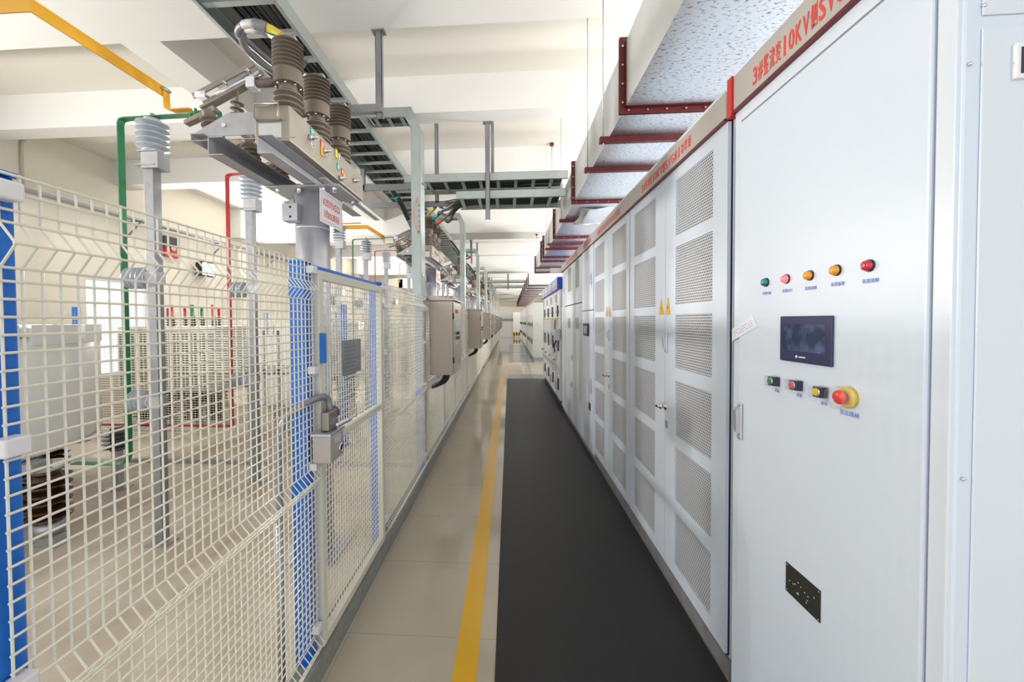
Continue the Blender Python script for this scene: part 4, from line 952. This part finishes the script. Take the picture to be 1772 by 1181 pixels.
cable([Vector((-1.5, 3.25, 3.47)), Vector((-1.46, 3.1, 3.33)), Vector((-1.40, 2.97, 3.26)), Vector((BX - .12, 2.92, 3.235))], .016, 'short cable from the long tray to the third breaker insulator', ((.6, RED, .018),))
# thick cable dropping from tray behind riser
cable([A3(672, 322, 5.2), A3(684, 338, 5.25), A3(695, 355, 5.35), A3(706, 378, 5.6), A3(718, 400, 5.9)], .035, 'thick black cable with green tape dropping from the long tray', ((.3, TEAL, .0355), (.36, CABL, .035), (.75, CABG, .04)), m_=CABL)
tagc = (('yellow', YB), ('yellow', YB), ('green', TEAL), ('green', TEAL), ('red', RED), ('red', RED))
for i, (cn, cm) in enumerate(tagc):
    yb2 = BY[i // 2] + 3.92; o = (i % 2) * .05
    cable([Vector((-.35 + .05 * i, 5.1 + i * .05, 3.13)), Vector((-.66, 5.2 + i * .06, 3.13)), Vector((-.85 - o, 5.5 + .1 * i, 3.20 - .02 * i - o)), Vector((-1.02 - o, yb2 - .35, 3.27 - .01 * i)), Vector((-1.15, yb2 - .1, 3.25)), Vector((BX, yb2, 3.215))], .018,
          'black cable with %s boot arching from crossing tray to second breaker, %s one' % (cn, 'outer' if i % 2 else 'inner'), ((.72, cm, .021),), m_=CABL)
for k in range(2, 6):
    for j in range(3):
        yb2 = BY[j] + 3.92 * k
        cable([Vector((-1.45, yb2 + .35, 3.47)), Vector((-1.38, yb2 + .25, 3.36)), Vector((-1.12 + .03 * j, yb2 + .12, 3.30)), Vector((BX + .02, yb2, 3.2))], .018, 'black cable from the long tray to the %s breaker, %s phase' % (ORD[k], ('near', 'middle', 'far')[j]), ((.6, (YB, TEAL, RED)[j], .021),), m_=CABL)
    cable([Vector((-1.40, 3.92 * k + 1.6, 3.47)), Vector((-1.2, 3.92 * k + 1.5, 3.2)), Vector((-1.05, 3.92 * k + 1.7, 2.9)), Vector((-1.08, 3.92 * k + 2.0, 2.7))], .03, 'thick black drop cable between the tray and the %s breaker' % ORD[k], (), m_=CABL)

# ================================================================ BAY EQUIPMENT
def drum(cx, cy, label, R=.75, angs=(-62, -2, 58, 118, 178, 238), extra=()):
    t = thing('drum_reactor', label, 'reactor', (cx, cy, 0), 'pale grey drum reactors')
    z0, z1 = .62, 1.46
    G(DRUM).lathe((cx, cy, z0), (0, 0, 1), [(0, R - .05), (.02, R - .01), (.06, R), (z1 - z0 - .05, R), (z1 - z0 - .01, R - .02), (z1 - z0, R - .06)], 48).build('winding_drum', t)
    g = G(DRUM)
    for k in range(16):
        a0 = k * math.pi / 8 + .03; a1 = (k + 1) * math.pi / 8 - .03
        P = [(cx + (R + .01) * math.cos(a0 + (a1 - a0) * i / 4), cy + (R + .01) * math.sin(a0 + (a1 - a0) * i / 4)) for i in range(5)]; Q = [(cx + (R - .02) * math.cos(a0 + (a1 - a0) * i / 4), cy + (R - .02) * math.sin(a0 + (a1 - a0) * i / 4)) for i in range(5)]
        g.prism([(p[0], p[1], z1 - .06) for p in P] + [(q[0], q[1], z1 - .06) for q in Q[::-1]], (0, 0, .14))
    g.box(cx - R, cx + R, cy - .05, cy + .05, z1, z1 + .06); g.box(cx - .05, cx + .05, cy - R, cy + R, z1, z1 + .06); g.build('top_skirt', t)
    g = G(ZINC); g.box(cx - R - .05, cx + R + .1, cy - .06, cy + .06, z0 - .06, z0); g.box(cx - .06, cx + .06, cy - R, cy + R, z0 - .06, z0); g.build('base_spider', t)
    for ix, iy in [(cx + (R - .08) * math.cos(math.radians(a)), cy + (R - .08) * math.sin(math.radians(a))) for a in angs] + list(extra):
        G(BRO).lathe((ix, iy, .17), (0, 0, 1), [(0, .07)] + sum([[(.01 + j * .056, .065), (.032 + j * .056, .125), (.042 + j * .056, .125), (.06 + j * .056, .07)] for j in range(6)], []) + [(.36, .07)], 28, None, False).build('brown_insulator', t)
        G(DRUM).lathe((ix, iy, .53), (0, 0, 1), [(0, .075), (.035, .10), (.05, .10)], 20).build('insulator_cap', t)
        G(ZINC).lathe((ix, iy, .08), (0, 0, 1), [(0, .07), (.0, .08), (.09, .08)], 16).build('foot', t); G(ZINC).box(ix - .09, ix + .09, iy - .05, iy + .05, 0, .08).build('foot', t)
    return t
c = at(92, 948, Z=0)
drum(-4.35, 2.45, 'large pale grey drum reactor on brown insulators at the left edge', 1.12, (90, 140, 200, 270), ((-3.22, 2.55), (-3.68, 2.76)))
d0 = drum(-3.45, 6.93, 'second pale grey drum reactor behind the fence, counting from the camera', .7)
for k in range(2, 6): shift(d0, 3.95 * (k - 1), '%s pale grey drum reactor behind the fence, counting from the camera' % ORD[k])
def transformer(cx, cy, label):
    t = thing('transformer', label, 'transformer', (cx, cy, 0), 'finned transformers behind the partitions')
    G(mat('beige_tank', (.62, .60, .52), .4)).box(cx - .7, cx + .7, cy - .35, cy + .35, .55, 1.45).build('tank', t, bevel=.02)
    g = G(mat('beige_tank', (.62, .60, .52), .4))
    for k in range(22): xx = cx - .68 + k * .063; g.box(xx, xx + .02, cy - .48, cy - .35, .62, 1.4)
    g.build('cooling_fins', t)
    G(mat('beige_tank', (.6, .6, .5), .4)).box(cx - .75, cx + .75, cy - .4, cy + .4, 1.45, 1.49).build('lid', t)
    for k in range(4):
        G(BRO).lathe((cx - .5 + k * .33, cy - .1, 1.49), (0, 0, 1), sheds(3, .16, .03, .055), 14).build('bushing', t)
        G((REDB, REDB, GRN, REDB)[k]).box(cx - .52 + k * .33, cx - .47 + k * .33, cy - .13, cy - .12, 1.6, 1.82).build('busbar_stub', t)
    for sx_ in (-.55, -.15, .25, .6):
        G(BRO).lathe((cx + sx_, cy - .25, .12), (0, 0, 1), [(0, .07)] + sum([[(.01 + j * .06, .065), (.03 + j * .06, .12), (.042 + j * .06, .12), (.062 + j * .06, .07)] for j in range(6)], []) + [(.43, .07)], 16).build('brown_insulator', t)
        G(ZINC).box(cx + sx_ - .09, cx + sx_ + .09, cy - .33, cy - .17, 0, .12).build('foot', t)
    G(ZINC).box(cx - .75, cx + .75, cy - .34, cy - .16, .54, .56).build('skid', t)
    return t
t0 = transformer(-4.95, 5.85, 'finned beige transformer seen through the mesh left of centre')
shift(t0, 1.3, 'beige finned transformer behind the nearest one, closer to the window', dx=-.9)
for k in range(1, 4): shift(t0, 3.95 * k, '%s beige finned transformer beyond the second partition' % ORD[k - 1])
def capbank(cx, cy, label):
    t = thing('capacitor_rack', label, 'capacitor rack', (cx, cy, 0), 'white capacitor racks behind the fence')
    g = G(ZINC)
    for xx in (cx - .45, cx + .41):
        for yy in (cy - .3, cy + .26): g.box(xx, xx + .04, yy, yy + .04, 0, 1.5)
    for z in (.35, .9): g.box(cx - .45, cx + .45, cy - .3, cy + .3, z, z + .04)
    g.build('frame', t)
    for z in (.39, .94):
        for k in range(4):
            c_ = G(DRUM).box(cx - .4 + k * .21, cx - .24 + k * .21, cy - .25, cy + .25, z, z + .42).build('capacitor_can', t, bevel=.01)
            G(BRO).lathe((cx - .32 + k * .21, cy - .1, z + .42), (0, 0, 1), sheds(2, .07, .015, .03), 10).build('bushing', c_)
    return t
cb = capbank(-2.6, 7.3, 'white capacitor rack seen through the gate mesh'); cb.location = (-3.2, 5.6, 0)
for k in range(1, 4): shift(cb, 3.95 * k, '%s white capacitor rack farther behind the fence' % ORD[k])

# ================================================================ LEFT WALL FITTINGS
for k, yy in enumerate(LAMPY):
    t = thing('floodlight', '%s floodlight on the left wall, counting from the camera' % ORD[k], 'lamp', (XL + .25, yy, 2.75), 'wall floodlights')
    G(BLK).prism([(XL + .05, yy - .16, 2.6), (XL + .22, yy - .19, 2.58), (XL + .22, yy - .19, 2.92), (XL + .05, yy - .16, 2.88)], (0, .36, 0)).build('housing', t)
    G(LMP).box(XL + .221, XL + .225, yy - .17, yy + .17, 2.62, 2.88).build('lens', t)
    G(ZINC).box(XL, XL + .06, yy - .03, yy + .03, 2.7, 2.8).build('wall_bracket', t)
p_ = [at(40, 328, X=XL + .02), at(37, 260, X=XL + .02)]
pipe = bez([p_[0], p_[1], at(42, 242, X=XL + .02), at(60, 237, X=XL + .02), at(110, 232, X=XL + .02), at(230, 227, X=XL + .02)], 6)
tag(G(mat('painted_conduit', (.55, .50, .42), .5)).tube(pipe, .018, 8).build('wall_conduit', org=p_[0]), 'thin painted conduit bent along the left wall under the ceiling', 'conduit')
t = thing('wall_cable_tray', 'narrow grey cable tray on brackets along the left wall', 'cable tray', (XL + .15, 6, 3.2))
a_ = at(60, 335, X=XL + .2); zt_ = a_[2]
G(GAL).box(XL + .12, XL + .26, 3.6, 30, zt_, zt_ + .035).build('channel', t)
for k in range(12): yk = 4.8 + k * 2.1; G(GAL).prism([(XL, yk, zt_), (XL + .3, yk, zt_), (XL, yk, zt_ - .3), (XL, yk, zt_ - .27), (XL + .26, yk, zt_ - .02), (XL, yk, zt_ - .02)], (0, .03, 0)).build('bracket', t)
a_ = at(281, 408, X=XL + .03); b_ = at(306, 452, X=XL + .03)
t = thing('wall_fan', 'red and black wall fan unit high on the left wall', 'fan', (XL + .03, a_[1], b_[2]))
G(mat('fan_surround', (.62, .56, .46), .5)).box(XL, XL + .03, a_[1] - .1, b_[1] + .1, b_[2] - .05, a_[2] + .05).build('surround', t)
G(mat('fan_black', (.06, .05, .05), .5)).box(XL + .03, XL + .08, a_[1], b_[1], (a_[2] + b_[2]) / 2, a_[2]).build('upper_grille', t)
G(RED).box(XL + .03, XL + .1, a_[1], b_[1], b_[2] + .05, (a_[2] + b_[2]) / 2).build('red_body', t)
G(CHR).lathe((XL + .1, (a_[1] + b_[1]) / 2, (a_[2] + b_[2]) / 2), (1, 0, 0), [(0, .07), (.03, .05)], 14).build('hub', t)
# right-wall flood lamps (behind the cabinets)
for k, yy in enumerate(RLY):
    t = thing('floodlight', '%s floodlight on the right wall behind the cabinets' % ORD[k], 'lamp', (XR - .15, yy, 2.75), 'right wall floodlights')
    G(BLK).box(XR - .16, XR - .02, yy - .18, yy + .18, 2.6, 2.9).build('housing', t); G(LMP).box(XR - .166, XR - .161, yy - .16, yy + .16, 2.63, 2.87).build('lens', t)
